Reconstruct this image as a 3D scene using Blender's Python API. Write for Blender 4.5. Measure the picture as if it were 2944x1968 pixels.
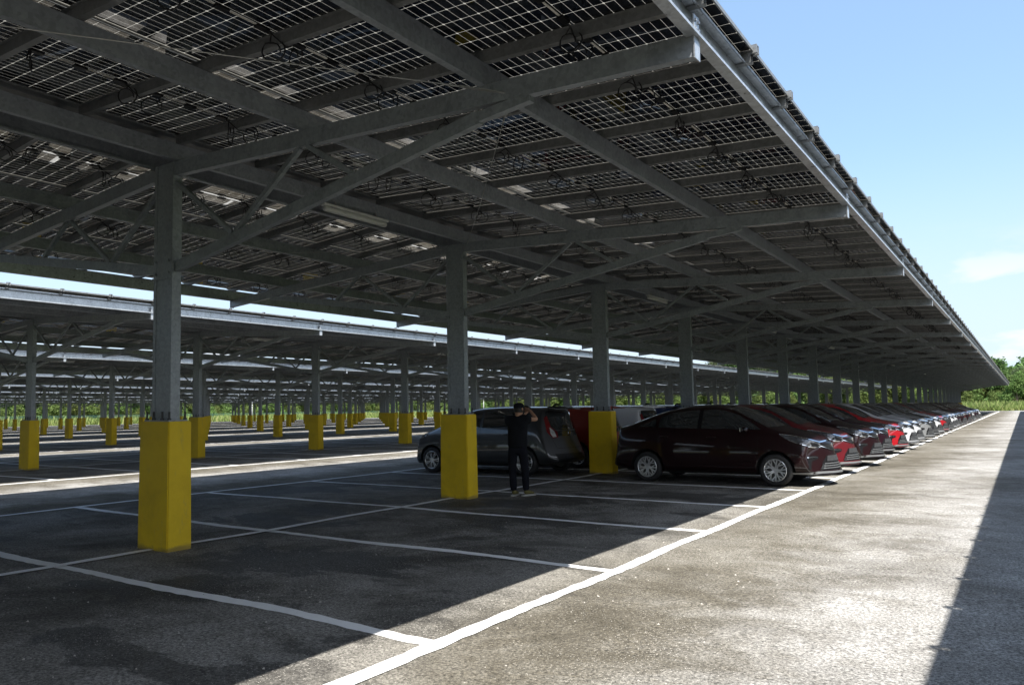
import bpy, bmesh, math, random
from math import sin, cos, pi, radians, atan2, sqrt
from mathutils import Vector, Matrix
from mathutils.bvhtree import BVHTree
from mathutils.geometry import delaunay_2d_cdt

random.seed(7)
scene = bpy.context.scene
for o in list(bpy.data.objects): bpy.data.objects.remove(o)
COL = scene.collection

# ------------------------------------------------------------------ camera
GX, GY = 0.00995, -0.0188          # the car park falls gently away from the camera
def G(x, y): return GX*(x+8.30) + GY*(y-10.78)
CAMZ = 1.7745
cam_data = bpy.data.cameras.new('camera'); cam = bpy.data.objects.new('camera', cam_data); COL.objects.link(cam)
cam_data.sensor_width = 36.0
cam_data.lens = 2152.5/2944*36.0
cam_data.clip_start = 0.05; cam_data.clip_end = 6000
_r = Vector((0.8263, 0.5628, -0.0193)); _f = Vector((-0.5609, 0.8251, 0.0688))
_r.normalize(); _f = (_f - _r*_f.dot(_r)).normalized(); _u = _r.cross(_f)
cam.matrix_world = Matrix(((_r.x,_u.x,-_f.x,0),(_r.y,_u.y,-_f.y,0),(_r.z,_u.z,-_f.z,CAMZ),(0,0,0,1)))
scene.camera = cam
scene.render.resolution_x = 1024; scene.render.resolution_y = 684

# ------------------------------------------------------------------ world, sun, exposure
SUN = Vector((0.49, -0.35, 1.0)).normalized()
SUN_EL = math.asin(SUN.z); SUN_ROT = atan2(SUN.x, SUN.y)
world = bpy.data.worlds.new("World"); scene.world = world; world.use_nodes = True
wt = world.node_tree; wt.nodes.clear()
def wn(t, **k):
    n = wt.nodes.new(t)
    for a, b in k.items(): setattr(n, a, b)
    return n
sky = wn('ShaderNodeTexSky', sky_type='NISHITA', sun_disc=False, sun_elevation=SUN_EL, sun_rotation=SUN_ROT,
         altitude=0, air_density=1.0, dust_density=0.6, ozone_density=1.6)
bg = wn('ShaderNodeBackground'); out = wn('ShaderNodeOutputWorld')
tc = wn('ShaderNodeTexCoord'); sep = wn('ShaderNodeSeparateXYZ'); wt.links.new(tc.outputs['Generated'], sep.inputs[0])
# soft cumulus and thin veil, low over the horizon
mp = wn('ShaderNodeMapping'); mp.inputs['Scale'].default_value = (1.0, 1.0, 3.2); wt.links.new(tc.outputs['Generated'], mp.inputs[0])
no = wn('ShaderNodeTexNoise'); no.inputs['Scale'].default_value = 6.5; no.inputs['Detail'].default_value = 8; no.inputs['Roughness'].default_value = .52
wt.links.new(mp.outputs[0], no.inputs['Vector'])
cr = wn('ShaderNodeMapRange', interpolation_type='SMOOTHSTEP'); cr.inputs[1].default_value = .55; cr.inputs[2].default_value = .66
wt.links.new(no.outputs['Fac'], cr.inputs[0])
el = wn('ShaderNodeMapRange', interpolation_type='SMOOTHSTEP'); el.inputs[1].default_value = .19; el.inputs[2].default_value = .10
wt.links.new(sep.outputs['Z'], el.inputs[0])
mu = wn('ShaderNodeMath', operation='MULTIPLY'); wt.links.new(cr.outputs[0], mu.inputs[0]); wt.links.new(el.outputs[0], mu.inputs[1])
veil = wn('ShaderNodeMapRange', interpolation_type='SMOOTHSTEP'); veil.inputs[1].default_value = .42; veil.inputs[2].default_value = -.02
veil.inputs[3].default_value = .42; veil.inputs[4].default_value = .80
wt.links.new(sep.outputs['Z'], veil.inputs[0])
mc = wn('ShaderNodeMixRGB'); mc.inputs[2].default_value = (2.15, 3.35, 4.9, 1)
wt.links.new(veil.outputs[0], mc.inputs[0]); wt.links.new(sky.outputs[0], mc.inputs[1])
bg.inputs['Strength'].default_value = 0.10
hz = wn('ShaderNodeMapRange', interpolation_type='SMOOTHSTEP'); hz.inputs[1].default_value = .30; hz.inputs[2].default_value = .0; hz.inputs[4].default_value = .92
wt.links.new(sep.outputs['Z'], hz.inputs[0])
m2 = wn('ShaderNodeMixRGB'); m2.inputs[2].default_value = (3.3, 3.95, 4.5, 1); wt.links.new(hz.outputs[0], m2.inputs[0]); wt.links.new(mc.outputs[0], m2.inputs[1])
m3 = wn('ShaderNodeMixRGB'); m3.inputs[2].default_value = (4.0, 4.2, 4.4, 1); wt.links.new(mu.outputs[0], m3.inputs[0]); wt.links.new(m2.outputs[0], m3.inputs[1])
# unseen bright cloud bank added behind the camera, sunward, to fill the shade
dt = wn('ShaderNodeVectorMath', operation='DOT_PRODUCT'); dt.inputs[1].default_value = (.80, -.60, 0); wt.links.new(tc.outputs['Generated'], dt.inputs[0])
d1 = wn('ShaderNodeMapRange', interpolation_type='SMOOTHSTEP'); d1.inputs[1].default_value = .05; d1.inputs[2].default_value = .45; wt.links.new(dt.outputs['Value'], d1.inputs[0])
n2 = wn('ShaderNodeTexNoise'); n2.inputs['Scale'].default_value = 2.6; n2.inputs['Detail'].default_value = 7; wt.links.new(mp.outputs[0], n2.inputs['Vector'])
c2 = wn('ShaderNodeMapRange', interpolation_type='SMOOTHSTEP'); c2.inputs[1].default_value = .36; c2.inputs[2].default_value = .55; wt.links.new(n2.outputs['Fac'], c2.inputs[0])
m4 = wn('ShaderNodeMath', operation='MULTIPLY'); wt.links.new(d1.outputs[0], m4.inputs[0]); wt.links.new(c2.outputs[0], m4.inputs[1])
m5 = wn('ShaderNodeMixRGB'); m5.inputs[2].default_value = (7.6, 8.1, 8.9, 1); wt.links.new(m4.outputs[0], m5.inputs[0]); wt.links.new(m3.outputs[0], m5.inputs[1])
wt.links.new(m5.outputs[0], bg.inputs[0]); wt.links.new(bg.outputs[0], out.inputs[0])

sd = bpy.data.lights.new('sun', 'SUN'); sd.energy = 4.6; sd.angle = radians(0.53); sd.color = (1.0, .955, .88)
sun = bpy.data.objects.new('sun', sd); COL.objects.link(sun)
sun.rotation_euler = SUN.to_track_quat('Z', 'Y').to_euler()
scene.view_settings.view_transform = 'Standard'; scene.view_settings.look = 'None'
scene.view_settings.exposure = 1.32; scene.view_settings.gamma = 1.0
scene.render.engine = 'CYCLES'
scene.cycles.max_bounces = 6; scene.cycles.diffuse_bounces = 3; scene.cycles.glossy_bounces = 3
scene.cycles.transmission_bounces = 3; scene.cycles.transparent_max_bounces = 8
scene.cycles.caustics_reflective = False; scene.cycles.caustics_refractive = False

# ------------------------------------------------------------------ materials
def mat(name):
    m = bpy.data.materials.new(name); m.use_nodes = True
    nt = m.node_tree; nt.nodes.clear(); o = nt.nodes.new('ShaderNodeOutputMaterial')
    return m, nt, o
def nn(nt, t, ins=None, **k):
    n = nt.nodes.new(t)
    for a, b in k.items(): setattr(n, a, b)
    for a, b in (ins or {}).items():
        if hasattr(b, 'is_output') or isinstance(b, bpy.types.NodeSocket): nt.links.new(b, n.inputs[a])
        else: n.inputs[a].default_value = b
    return n
def math_(nt, op, a, b=None, c=None):
    n = nt.nodes.new('ShaderNodeMath'); n.operation = op
    for i, v in enumerate((a, b, c)):
        if v is None: continue
        if isinstance(v, bpy.types.NodeSocket): nt.links.new(v, n.inputs[i])
        else: n.inputs[i].default_value = v
    return n.outputs[0]
def ramp(nt, fac, stops):
    r = nt.nodes.new('ShaderNodeValToRGB'); nt.links.new(fac, r.inputs[0]); e = r.color_ramp.elements
    while len(e) < len(stops): e.new(.5)
    for q, (p, c) in zip(e, stops): q.position = p; q.color = (*c, 1)
    return r.outputs[0]
def mixc(nt, f, a, b, blend='MIX'):
    n = nt.nodes.new('ShaderNodeMixRGB'); n.blend_type = blend
    for i, v in enumerate((f, a, b)):
        if isinstance(v, bpy.types.NodeSocket): nt.links.new(v, n.inputs[i])
        elif i == 0: n.inputs[0].default_value = v
        else: n.inputs[i].default_value = (*v, 1)
    return n.outputs[0]
def noise(nt, vec, scale, detail=4, rough=.55, dist=0):
    n = nt.nodes.new('ShaderNodeTexNoise'); n.inputs['Scale'].default_value = scale; n.inputs['Detail'].default_value = detail
    n.inputs['Roughness'].default_value = rough; n.inputs['Distortion'].default_value = dist
    nt.links.new(vec, n.inputs['Vector']); return n.outputs['Fac']
def objco(nt, scale=(1,1,1), rot=(0,0,0), kind='Object'):
    t = nt.nodes.new('ShaderNodeTexCoord'); m = nt.nodes.new('ShaderNodeMapping')
    m.inputs['Scale'].default_value = scale; m.inputs['Rotation'].default_value = rot
    nt.links.new(t.outputs[kind], m.inputs[0]); return m.outputs[0]
def principled(nt, out, col, rough=.5, metal=0, coat=0, coat_rough=.03, spec=None, bump=None, bstr=.2, bdist=.01):
    p = nt.nodes.new('ShaderNodeBsdfPrincipled')
    for k, v in (('Base Color', col), ('Roughness', rough), ('Metallic', metal), ('Coat Weight', coat), ('Coat Roughness', coat_rough)):
        if isinstance(v, bpy.types.NodeSocket): nt.links.new(v, p.inputs[k])
        elif k == 'Base Color': p.inputs[k].default_value = (*v, 1)
        else: p.inputs[k].default_value = v
    if spec is not None: p.inputs['Specular IOR Level'].default_value = spec
    if bump is not None:
        b = nt.nodes.new('ShaderNodeBump'); b.inputs['Strength'].default_value = bstr; b.inputs['Distance'].default_value = bdist
        nt.links.new(bump, b.inputs['Height']); nt.links.new(b.outputs[0], p.inputs['Normal'])
    if out is not None: nt.links.new(p.outputs[0], out.inputs[0])
    return p
def simple(name, col, rough=.5, metal=0, coat=0, spec=None, var=.12, scale=6):
    m, nt, o = mat(name); v = objco(nt); f = noise(nt, v, scale, 4)
    c = mixc(nt, f, tuple(x*(1-var) for x in col), tuple(min(1, x*(1+var)) for x in col))
    principled(nt, o, c, rough, metal, coat, spec=spec); return m

def m_asphalt():
    m, nt, o = mat('asphalt'); v = objco(nt)
    vs = objco(nt, (1.0, .8, 1)); vx = objco(nt, (.8, 1.1, 1), (0, 0, .5))
    big = noise(nt, vs, .42, 7, .64, .5); mid = noise(nt, vx, 1.5, 8, .72, .7); fine = noise(nt, v, 48, 5, .85)
    s = math_(nt, 'ADD', math_(nt, 'MULTIPLY', big, .62), math_(nt, 'MULTIPLY', mid, .38))
    base = ramp(nt, s, [(.36, (.060, .056, .050)), (.455, (.105, .100, .090)), (.52, (.175, .168, .155)), (.62, (.25, .243, .23))])
    # drive lane is paler asphalt; bays are also coloured darker for the canopy shade
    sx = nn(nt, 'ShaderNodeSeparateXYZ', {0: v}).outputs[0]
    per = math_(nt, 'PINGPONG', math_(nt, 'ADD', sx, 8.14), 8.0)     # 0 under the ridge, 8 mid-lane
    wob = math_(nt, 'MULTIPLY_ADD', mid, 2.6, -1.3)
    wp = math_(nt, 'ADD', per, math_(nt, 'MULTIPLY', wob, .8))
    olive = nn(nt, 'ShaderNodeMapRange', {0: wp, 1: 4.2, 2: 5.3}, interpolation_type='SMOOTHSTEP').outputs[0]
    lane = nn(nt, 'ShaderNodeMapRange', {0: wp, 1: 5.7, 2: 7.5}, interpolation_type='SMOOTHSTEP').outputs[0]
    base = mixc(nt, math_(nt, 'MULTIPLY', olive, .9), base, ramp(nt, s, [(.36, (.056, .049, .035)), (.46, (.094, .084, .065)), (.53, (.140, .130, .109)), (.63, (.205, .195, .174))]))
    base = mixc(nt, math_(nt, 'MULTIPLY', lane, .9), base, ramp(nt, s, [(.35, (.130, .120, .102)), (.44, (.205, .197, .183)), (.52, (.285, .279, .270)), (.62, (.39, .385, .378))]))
    # old oil and damp patches with a shape of their own
    pt = noise(nt, objco(nt, (.55, 1.0, 1), (0, 0, .35)), .9, 5, .6, .35)
    pm = nn(nt, 'ShaderNodeMapRange', {0: pt, 1: .53, 2: .565}, interpolation_type='SMOOTHSTEP').outputs[0]
    pm = math_(nt, 'MULTIPLY', pm, math_(nt, 'MULTIPLY_ADD', olive, -.78, .95))
    base = mixc(nt, math_(nt, 'MULTIPLY', pm, .74), base, (.030, .028, .026))
    # loose aggregate
    vo = nt.nodes.new('ShaderNodeTexVoronoi'); vo.inputs['Scale'].default_value = 105; nt.links.new(v, vo.inputs['Vector'])
    rnd = nn(nt, 'ShaderNodeSeparateColor', {0: vo.outputs['Color']}).outputs[0]
    st = math_(nt, 'MULTIPLY', math_(nt, 'GREATER_THAN', rnd, .80), math_(nt, 'LESS_THAN', vo.outputs['Distance'], .36))
    dens = noise(nt, v, .8, 4, .6)
    st = math_(nt, 'MULTIPLY', st, nn(nt, 'ShaderNodeMapRange', {0: dens, 1: .38, 2: .60}).outputs[0])
    base = mixc(nt, math_(nt, 'MULTIPLY', st, .8), base, (.50, .48, .44))
    dk = math_(nt, 'LESS_THAN', rnd, .22)
    base = mixc(nt, math_(nt, 'MULTIPLY', dk, .22), base, (.02, .02, .018))
    gr = nn(nt, 'ShaderNodeMapRange', {0: fine, 1: .38, 2: .62, 3: .25, 4: 1.85}).outputs[0]
    base = mixc(nt, 1.0, base, nn(nt, 'ShaderNodeCombineXYZ', {0: gr, 1: gr, 2: gr}).outputs[0], 'MULTIPLY')
    rough = math_(nt, 'MULTIPLY_ADD', pm, -.22, .86)
    h = math_(nt, 'ADD', math_(nt, 'MULTIPLY', fine, .6), math_(nt, 'MULTIPLY', st, .5))
    principled(nt, o, base, rough, spec=.3, bump=h, bstr=.75, bdist=.012); return m
def m_line():
    m, nt, o = mat('white_road_paint'); v = objco(nt)
    f = noise(nt, v, 3.0, 6, .7); g = noise(nt, v, 55, 3, .7)
    c = ramp(nt, math_(nt, 'ADD', math_(nt, 'MULTIPLY', f, .55), math_(nt, 'MULTIPLY', g, .45)), [(.31, (.36, .36, .36)), (.38, (.76, .77, .78)), (.6, (.86, .87, .88))])
    principled(nt, o, c, .8, bump=g, bstr=.4, bdist=.006); return m
def m_steel(name='galvanised_steel', base=(.255, .278, .300), metal=.25, rough=.42):
    m, nt, o = mat(name); v = objco(nt); vl = objco(nt, (1, 1, .25))
    f = noise(nt, vl, 5, 5, .6, .5); g = noise(nt, v, 38, 2, .5)
    t = math_(nt, 'ADD', math_(nt, 'MULTIPLY', f, .7), math_(nt, 'MULTIPLY', g, .3))
    vo = nt.nodes.new('ShaderNodeTexVoronoi'); vo.inputs['Scale'].default_value = 30; nt.links.new(v, vo.inputs['Vector'])
    sp = nn(nt, 'ShaderNodeSeparateColor', {0: vo.outputs['Color']}).outputs[0]
    t = math_(nt, 'ADD', math_(nt, 'MULTIPLY', t, .8), math_(nt, 'MULTIPLY', sp, .2))
    c = ramp(nt, t, [(.30, tuple(x*.72 for x in base)), (.5, base), (.70, tuple(min(1, x*1.25) for x in base))])
    r = math_(nt, 'MULTIPLY_ADD', t, .3, rough-.15)
    principled(nt, o, c, r, metal); return m
def m_yellow():
    m, nt, o = mat('yellow_painted_concrete'); v = objco(nt)
    f = noise(nt, v, 2.2, 6, .65, .4); g = noise(nt, v, 45, 3, .6)
    c = ramp(nt, f, [(.3, (.60, .41, .003)), (.5, (.70, .485, .004)), (.72, (.76, .54, .010))])
    sz = nn(nt, 'ShaderNodeSeparateXYZ', {0: v}).outputs[2]
    dirt = nn(nt, 'ShaderNodeMapRange', {0: math_(nt, 'ADD', sz, math_(nt, 'MULTIPLY_ADD', f, .22, -.11)), 1: .07, 2: .01}, interpolation_type='SMOOTHSTEP').outputs[0]
    c = mixc(nt, math_(nt, 'MULTIPLY', dirt, .7), c, (.16, .12, .05))
    sc = nn(nt, 'ShaderNodeMapRange', {0: noise(nt, objco(nt, (1, 1, .3)), 7, 8, .75), 1: .58, 2: .70}).outputs[0]
    c = mixc(nt, math_(nt, 'MULTIPLY', sc, .45), c, (.30, .25, .12))
    principled(nt, o, c, .62, bump=g, bstr=.35, bdist=.006); return m
def m_panel():
    m, nt, o = mat('solar_cells_in_glass')
    uv = nt.nodes.new('ShaderNodeUVMap').outputs[0]; s = nn(nt, 'ShaderNodeSeparateXYZ', {0: uv})
    U, V = s.outputs[0], s.outputs[1]       # metres along (0..2.07) and across (0..1.05)
    du = math_(nt, 'SUBTRACT', U, 1.035); au = math_(nt, 'ABSOLUTE', du)
    cu = math_(nt, 'SUBTRACT', au, .013)                       # centre bus gap
    pu, pv = .0835, .1685
    fu = math_(nt, 'PINGPONG', cu, pu/2)                       # 0 at a line every pu
    V0 = math_(nt, 'SUBTRACT', V, .0195); fv = math_(nt, 'PINGPONG', V0, pv/2)
    lu = math_(nt, 'LESS_THAN', fu, .0012); lv = math_(nt, 'LESS_THAN', fv, .0018)
    # chamfered corners only at every second line (half-cut cells)
    fu2 = math_(nt, 'PINGPONG', cu, pu)
    dm = math_(nt, 'LESS_THAN', math_(nt, 'ADD', fu2, fv), .013)
    g = math_(nt, 'MAXIMUM', math_(nt, 'MAXIMUM', lu, lv), dm)
    g = math_(nt, 'MULTIPLY', g, math_(nt, 'GREATER_THAN', au, .012))
    g = math_(nt, 'MAXIMUM', g, math_(nt, 'GREATER_THAN', au, 1.017))
    g = math_(nt, 'MAXIMUM', g, math_(nt, 'LESS_THAN', V0, 0.0)); g = math_(nt, 'MAXIMUM', g, math_(nt, 'GREATER_THAN', V0, pv*6))
    t = nt.nodes.new('ShaderNodeTexCoord')
    cellv = nn(nt, 'ShaderNodeTexWhiteNoise', {0: nn(nt, 'ShaderNodeVectorMath', {0: uv, 1: (pu, pv, 1)}, operation='SNAP').outputs[0]}).outputs['Value']
    cc = mixc(nt, cellv, (.006, .008, .013), (.012, .016, .026))
    dif = nn(nt, 'ShaderNodeBsdfDiffuse', {'Color': cc})
    tr = nn(nt, 'ShaderNodeBsdfTranslucent', {'Color': (.150, .143, .126, 1)})
    mi = nn(nt, 'ShaderNodeMixShader', {0: g, 1: dif.outputs[0], 2: tr.outputs[0]})
    rn = noise(nt, t.outputs['Object'], 1.4, 3, .5)
    gl = nn(nt, 'ShaderNodeBsdfGlossy', {'Color': (1, 1, 1, 1), 'Roughness': .012})
    lw = nn(nt, 'ShaderNodeLayerWeight', {'Blend': .5}).outputs['Facing']
    mo = nn(nt, 'ShaderNodeMixShader', {0: math_(nt, 'MULTIPLY_ADD', math_(nt, 'POWER', lw, 4.2), .9, .04), 1: mi.outputs[0], 2: gl.outputs[0]})
    nt.links.new(mo.outputs[0], o.inputs[0]); return m
def m_paint(name, col, metal=.25, rough=.38):
    m, nt, o = mat(name); v = objco(nt)
    f = noise(nt, v, 900, 1, .5)
    c = mixc(nt, f, tuple(x*.8 for x in col), tuple(min(1, x*1.2) for x in col))
    d = noise(nt, v, 3, 5, .6)
    r = math_(nt, 'MULTIPLY_ADD', d, .06, rough-.03)
    principled(nt, o, c, r, metal, .62 if max(col) < .02 else .9, .035, spec=.18 if max(col) < .02 else .4); return m
def m_glass_dark(name='tinted_car_glass', col=(.012, .014, .015)):
    m, nt, o = mat(name); v = objco(nt)
    c = mixc(nt, noise(nt, v, 2, 3), col, tuple(x*2.2 for x in col))
    principled(nt, o, c, .035, 0, 1.0, .02, spec=.7); return m
def m_lens(name, col, rough=.08, metal=0.0, lo=.25):
    m, nt, o = mat(name); v = objco(nt)
    w = nt.nodes.new('ShaderNodeTexVoronoi'); w.inputs['Scale'].default_value = 13; nt.links.new(v, w.inputs['Vector'])
    c = mixc(nt, w.outputs['Distance'], tuple(x*1.3 for x in col), tuple(x*lo for x in col))
    principled(nt, o, c, rough, metal, 1.0, bump=w.outputs['Distance'], bstr=.5 if lo < .5 else .06, bdist=.02); return m
def m_leaf(name, a, b, c3):
    m, nt, o = mat(name); v = objco(nt)
    g = nt.nodes.new('ShaderNodeNewGeometry')
    f = noise(nt, v, .8, 4, .6)
    t = math_(nt, 'ADD', math_(nt, 'MULTIPLY', f, .65), math_(nt, 'MULTIPLY', g.outputs['Random Per Island'], .35))
    oi = nt.nodes.new('ShaderNodeObjectInfo')
    c = ramp(nt, t, [(.28, a), (.5, b), (.70, c3)])
    hs = nn(nt, 'ShaderNodeHueSaturation', {'Hue': math_(nt, 'MULTIPLY_ADD', oi.outputs['Random'], .05, .475), 'Value': math_(nt, 'MULTIPLY_ADD', oi.outputs['Random'], .5, .75), 'Color': c})
    d = nn(nt, 'ShaderNodeBsdfDiffuse', {'Color': hs.outputs[0]}); tr = nn(nt, 'ShaderNodeBsdfTranslucent', {'Color': hs.outputs[0]})
    mi = nn(nt, 'ShaderNodeMixShader', {0: .38, 1: d.outputs[0], 2: tr.outputs[0]}); nt.links.new(mi.outputs[0], o.inputs[0]); return m
def m_ground():
    m, nt, o = mat('grass_ground'); v = objco(nt)
    t = math_(nt, 'ADD', math_(nt, 'MULTIPLY', noise(nt, v, .05, 6, .6), .6), math_(nt, 'MULTIPLY', noise(nt, v, 2.1, 5, .7), .4))
    c = ramp(nt, t, [(.36, (.05, .09, .02)), (.5, (.10, .16, .035)), (.58, (.20, .22, .07)), (.68, (.30, .24, .13))])
    principled(nt, o, c, .9, bump=noise(nt, v, 8, 4), bstr=.8, bdist=.08); return m

M = dict(asphalt=m_asphalt(), line=m_line(), steel=m_steel(), fascia=m_steel('galvanised_fascia', (.43, .455, .48), .5, .32),
         alu=m_steel('aluminium_frame', (.20, .205, .205), .35, .40), yellow=m_yellow(), panel=m_panel(),
         black=simple('black_plastic', (.006, .006, .007), .38, spec=.25), cable=simple('black_cable', (.008, .008, .009), .45),
         ribbon=simple('white_busbar_tape', (.55, .53, .48), .6), ground=m_ground(),
         tyre=simple('tyre_rubber', (.014, .014, .015), .75), rim=simple('silver_alloy', (.66, .67, .69), .28, .75, 0.5),
         hub=simple('brake_metal', (.10, .10, .10), .5, .6), glass=m_glass_dark(), chrome=simple('bright_chrome', (.85, .86, .88), .12, 1.0, var=.03),
         lens=m_lens('headlamp_lens', (.085, .09, .10), .05, .2), red_lens=m_lens('red_lamp_lens', (.15, .004, .006), lo=.7),
         clear_lens=m_lens('clear_lamp_lens', (.5, .5, .5), lo=.6), plastic_grey=simple('grey_trim_plastic', (.035, .036, .038), .45, spec=.3),
         under=simple('underbody_black', (.006, .006, .006), .9), silver_trim=simple('silver_trim', (.17, .175, .18), .35, .3),
         fitting=simple('white_lamp_housing', (.55, .56, .55), .4), wire=simple('steel_wire', (.35, .35, .34), .4, .7),
         leafA=m_leaf('leaf_deep_green', (.040, .070, .024), (.085, .135, .045), (.160, .215, .085)),
         leafB=m_leaf('leaf_yellow_green', (.065, .10, .028), (.130, .185, .058), (.21, .26, .10)),
         leafC=m_leaf('leaf_grey_green', (.07, .095, .055), (.12, .155, .085), (.18, .22, .12)),
         grass=m_leaf('long_grass', (.12, .16, .045), (.22, .28, .09), (.34, .33, .15)),
         bark=simple('tree_bark', (.16, .13, .10), .9, var=.35), fence=simple('green_fence_mesh', (.10, .20, .16), .5, .2),
         stone=simple('pale_gravel', (.42, .40, .37), .85, var=.3),
         skin=simple('tan_skin', (.38, .21, .13), .55, var=.06), shirt=simple('black_cotton', (.010, .011, .014), .95, var=.5, scale=9, spec=.15),
         denim=simple('dark_navy_denim', (.009, .010, .015), .9, var=.4, spec=.15), shoe=simple('olive_shoe_fabric', (.12, .105, .03), .7),
         sole=simple('white_rubber_sole', (.32, .32, .29), .7), hair=simple('black_hair', (.01, .009, .008), .6))

# ------------------------------------------------------------------ mesh helpers
def tag(o, label=None, cat=None, group=None, kind=None):
    if label: o['label'] = label
    if cat: o['category'] = cat
    if group: o['group'] = group
    if kind: o['kind'] = kind
    return o
def empty(name, loc=(0,0,0), rot=(0,0,0)):
    o = bpy.data.objects.new(name, None); COL.objects.link(o); o.location = loc; o.rotation_euler = rot
    o.empty_display_size = .2; return o
class MB:
    def __init__(s): s.v = []; s.f = []; s.mi = []; s.uv = None
    def add(s, vs, fs, mi=0):
        b = len(s.v); s.v += [tuple(v) for v in vs]
        s.f += [tuple(i+b for i in f) for f in fs]; s.mi += [mi]*len(fs); return s
    def box(s, x0, x1, y0, y1, z0, z1, mi=0):
        return s.add([(x0,y0,z0),(x1,y0,z0),(x1,y1,z0),(x0,y1,z0),(x0,y0,z1),(x1,y0,z1),(x1,y1,z1),(x0,y1,z1)],
                     [(0,3,2,1),(4,5,6,7),(0,1,5,4),(1,2,6,5),(2,3,7,6),(3,0,4,7)], mi)
    def bar(s, a, b, w, h, up=(0,0,1), mi=0):
        a = Vector(a); b = Vector(b); d = (b-a).normalized(); up = Vector(up)
        r = d.cross(up).normalized(); u = r.cross(d).normalized(); vs = []
        for p in (a, b):
            for i, j in ((-1,-1),(1,-1),(1,1),(-1,1)): vs.append(p + r*(i*w/2) + u*(j*h/2))
        return s.add(vs, [(0,1,2,3),(7,6,5,4),(0,4,5,1),(1,5,6,2),(2,6,7,3),(3,7,4,0)], mi)
    def prof(s, a, b, pts, right=(1,0,0), up=(0,0,1), mi=0, closed=False, caps=False):
        # sweep an open or closed polyline profile (right, up) from a to b
        a = Vector(a); b = Vector(b); R = Vector(right); U = Vector(up); n = len(pts); vs = []
        for p in (a, b): vs += [p + R*x + U*y for x, y in pts]
        fs = [(i, (i+1) % n, n+(i+1) % n, n+i) for i in range(n if closed else n-1)]
        if caps: fs += [tuple(range(n-1,-1,-1)), tuple(range(n, 2*n))]
        return s.add(vs, fs, mi)
    def tube(s, pts, r, n=8, mi=0, closed=False):
        pts = [Vector(p) for p in pts]; m = len(pts); vs = []
        for i, p in enumerate(pts):
            a = pts[(i-1) % m] if (closed or i) else p; b = pts[(i+1) % m] if (closed or i < m-1) else p
            d = (b-a).normalized(); q = Vector((0,0,1)) if abs(d.z) < .9 else Vector((1,0,0))
            x = d.cross(q).normalized(); y = d.cross(x); rr = r[i] if isinstance(r, (list, tuple)) else r
            vs += [p + x*cos(2*pi*k/n)*rr + y*sin(2*pi*k/n)*rr for k in range(n)]
        fs = []
        for i in range(m if closed else m-1):
            j = (i+1) % m
            fs += [(i*n+k, i*n+(k+1) % n, j*n+(k+1) % n, j*n+k) for k in range(n)]
        if not closed: fs += [tuple(range(n-1,-1,-1)), tuple((m-1)*n+k for k in range(n))]
        return s.add(vs, fs, mi)
    def lathe(s, prof, n=32, axis='y', c=(0,0,0), mi=0, a0=0, a1=2*pi):
        vs = []; full = abs(a1-a0-2*pi) < 1e-6; N = n if full else n+1
        for k in range(N):
            a = a0+(a1-a0)*k/n
            for r, h in prof:
                if axis == 'y': vs.append((c[0]+r*cos(a), c[1]+h, c[2]+r*sin(a)))
                else: vs.append((c[0]+r*cos(a), c[1]+r*sin(a), c[2]+h))
        m = len(prof); fs = []
        for k in range(n):
            j = (k+1) % N
            fs += [(k*m+i, j*m+i, j*m+i+1, k*m+i+1) for i in range(m-1)]
        return s.add(vs, fs, mi)
    def mesh(s, name, mats, smooth=False, shear=None):
        me = bpy.data.meshes.new(name)
        v = s.v if shear is None else [(x, y, z+shear[0]*x+shear[1]*y) for x, y, z in s.v]
        me.from_pydata(v, [], s.f)
        for m in (mats if isinstance(mats, (list, tuple)) else [mats]): me.materials.append(m)
        if any(s.mi): me.polygons.foreach_set('material_index', s.mi)
        if smooth: me.polygons.foreach_set('use_smooth', [True]*len(s.f))
        me.update(); return me
    def build(s, name, mats, parent=None, smooth=False, shear=None, bevel=0):
        o = bpy.data.objects.new(name, s.mesh(name, mats, smooth, shear)); COL.objects.link(o); o.parent = parent
        if bevel:
            b = o.modifiers.new('bevel', 'BEVEL'); b.width = bevel; b.segments = 2; b.limit_method = 'ANGLE'
        return o
def children_of(o): return [c for c in bpy.data.objects if c.parent == o]
def snapshot(o, kids):
    return (o, [snapshot(c, kids) for c in kids.get(o.name, [])])
def kidmap():
    k = {}
    for c in bpy.data.objects:
        if c.parent: k.setdefault(c.parent.name, []).append(c)
    return k
def copy_tree(snap, parent=None):
    src, ch = snap; c = src.copy(); COL.objects.link(c); c.parent = parent
    for s_ in ch: copy_tree(s_, c)
    return c
ORD = ['first','second','third','fourth','fifth','sixth','seventh','eighth','ninth','tenth','eleventh','twelfth','thirteenth','fourteenth','fifteenth',
       'sixteenth','seventeenth','eighteenth','nineteenth','twentieth','twenty-first','twenty-second','twenty-third','twenty-fourth','twenty-fifth','twenty-sixth','twenty-seventh','twenty-eighth']
CAMM = cam.matrix_world.inverted()
def px(p):
    q = CAMM @ Vector(p)
    if q.z > -.1: return None
    return (512 + 748.7*q.x/-q.z, 342 - 748.7*q.y/-q.z)
def inview(p, m=0):
    q = px(p); return q is not None and -m < q[0] < 1024+m and -m < q[1] < 684+m

# ------------------------------------------------------------------ layout
XC, D, YP, DY = -8.14, 16.0, 4.89, 5.39
XE, XF = 4.95, -4.99              # edge lines relative to the ridge
YB, BAY = 3.776, 2.521
NROW = 9; K0, K1 = -6, 24
def rowx(r): return XC - D*r + (.27 if r < 0 else 0)       # r = -1 is the canopy to the right of the camera

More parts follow.
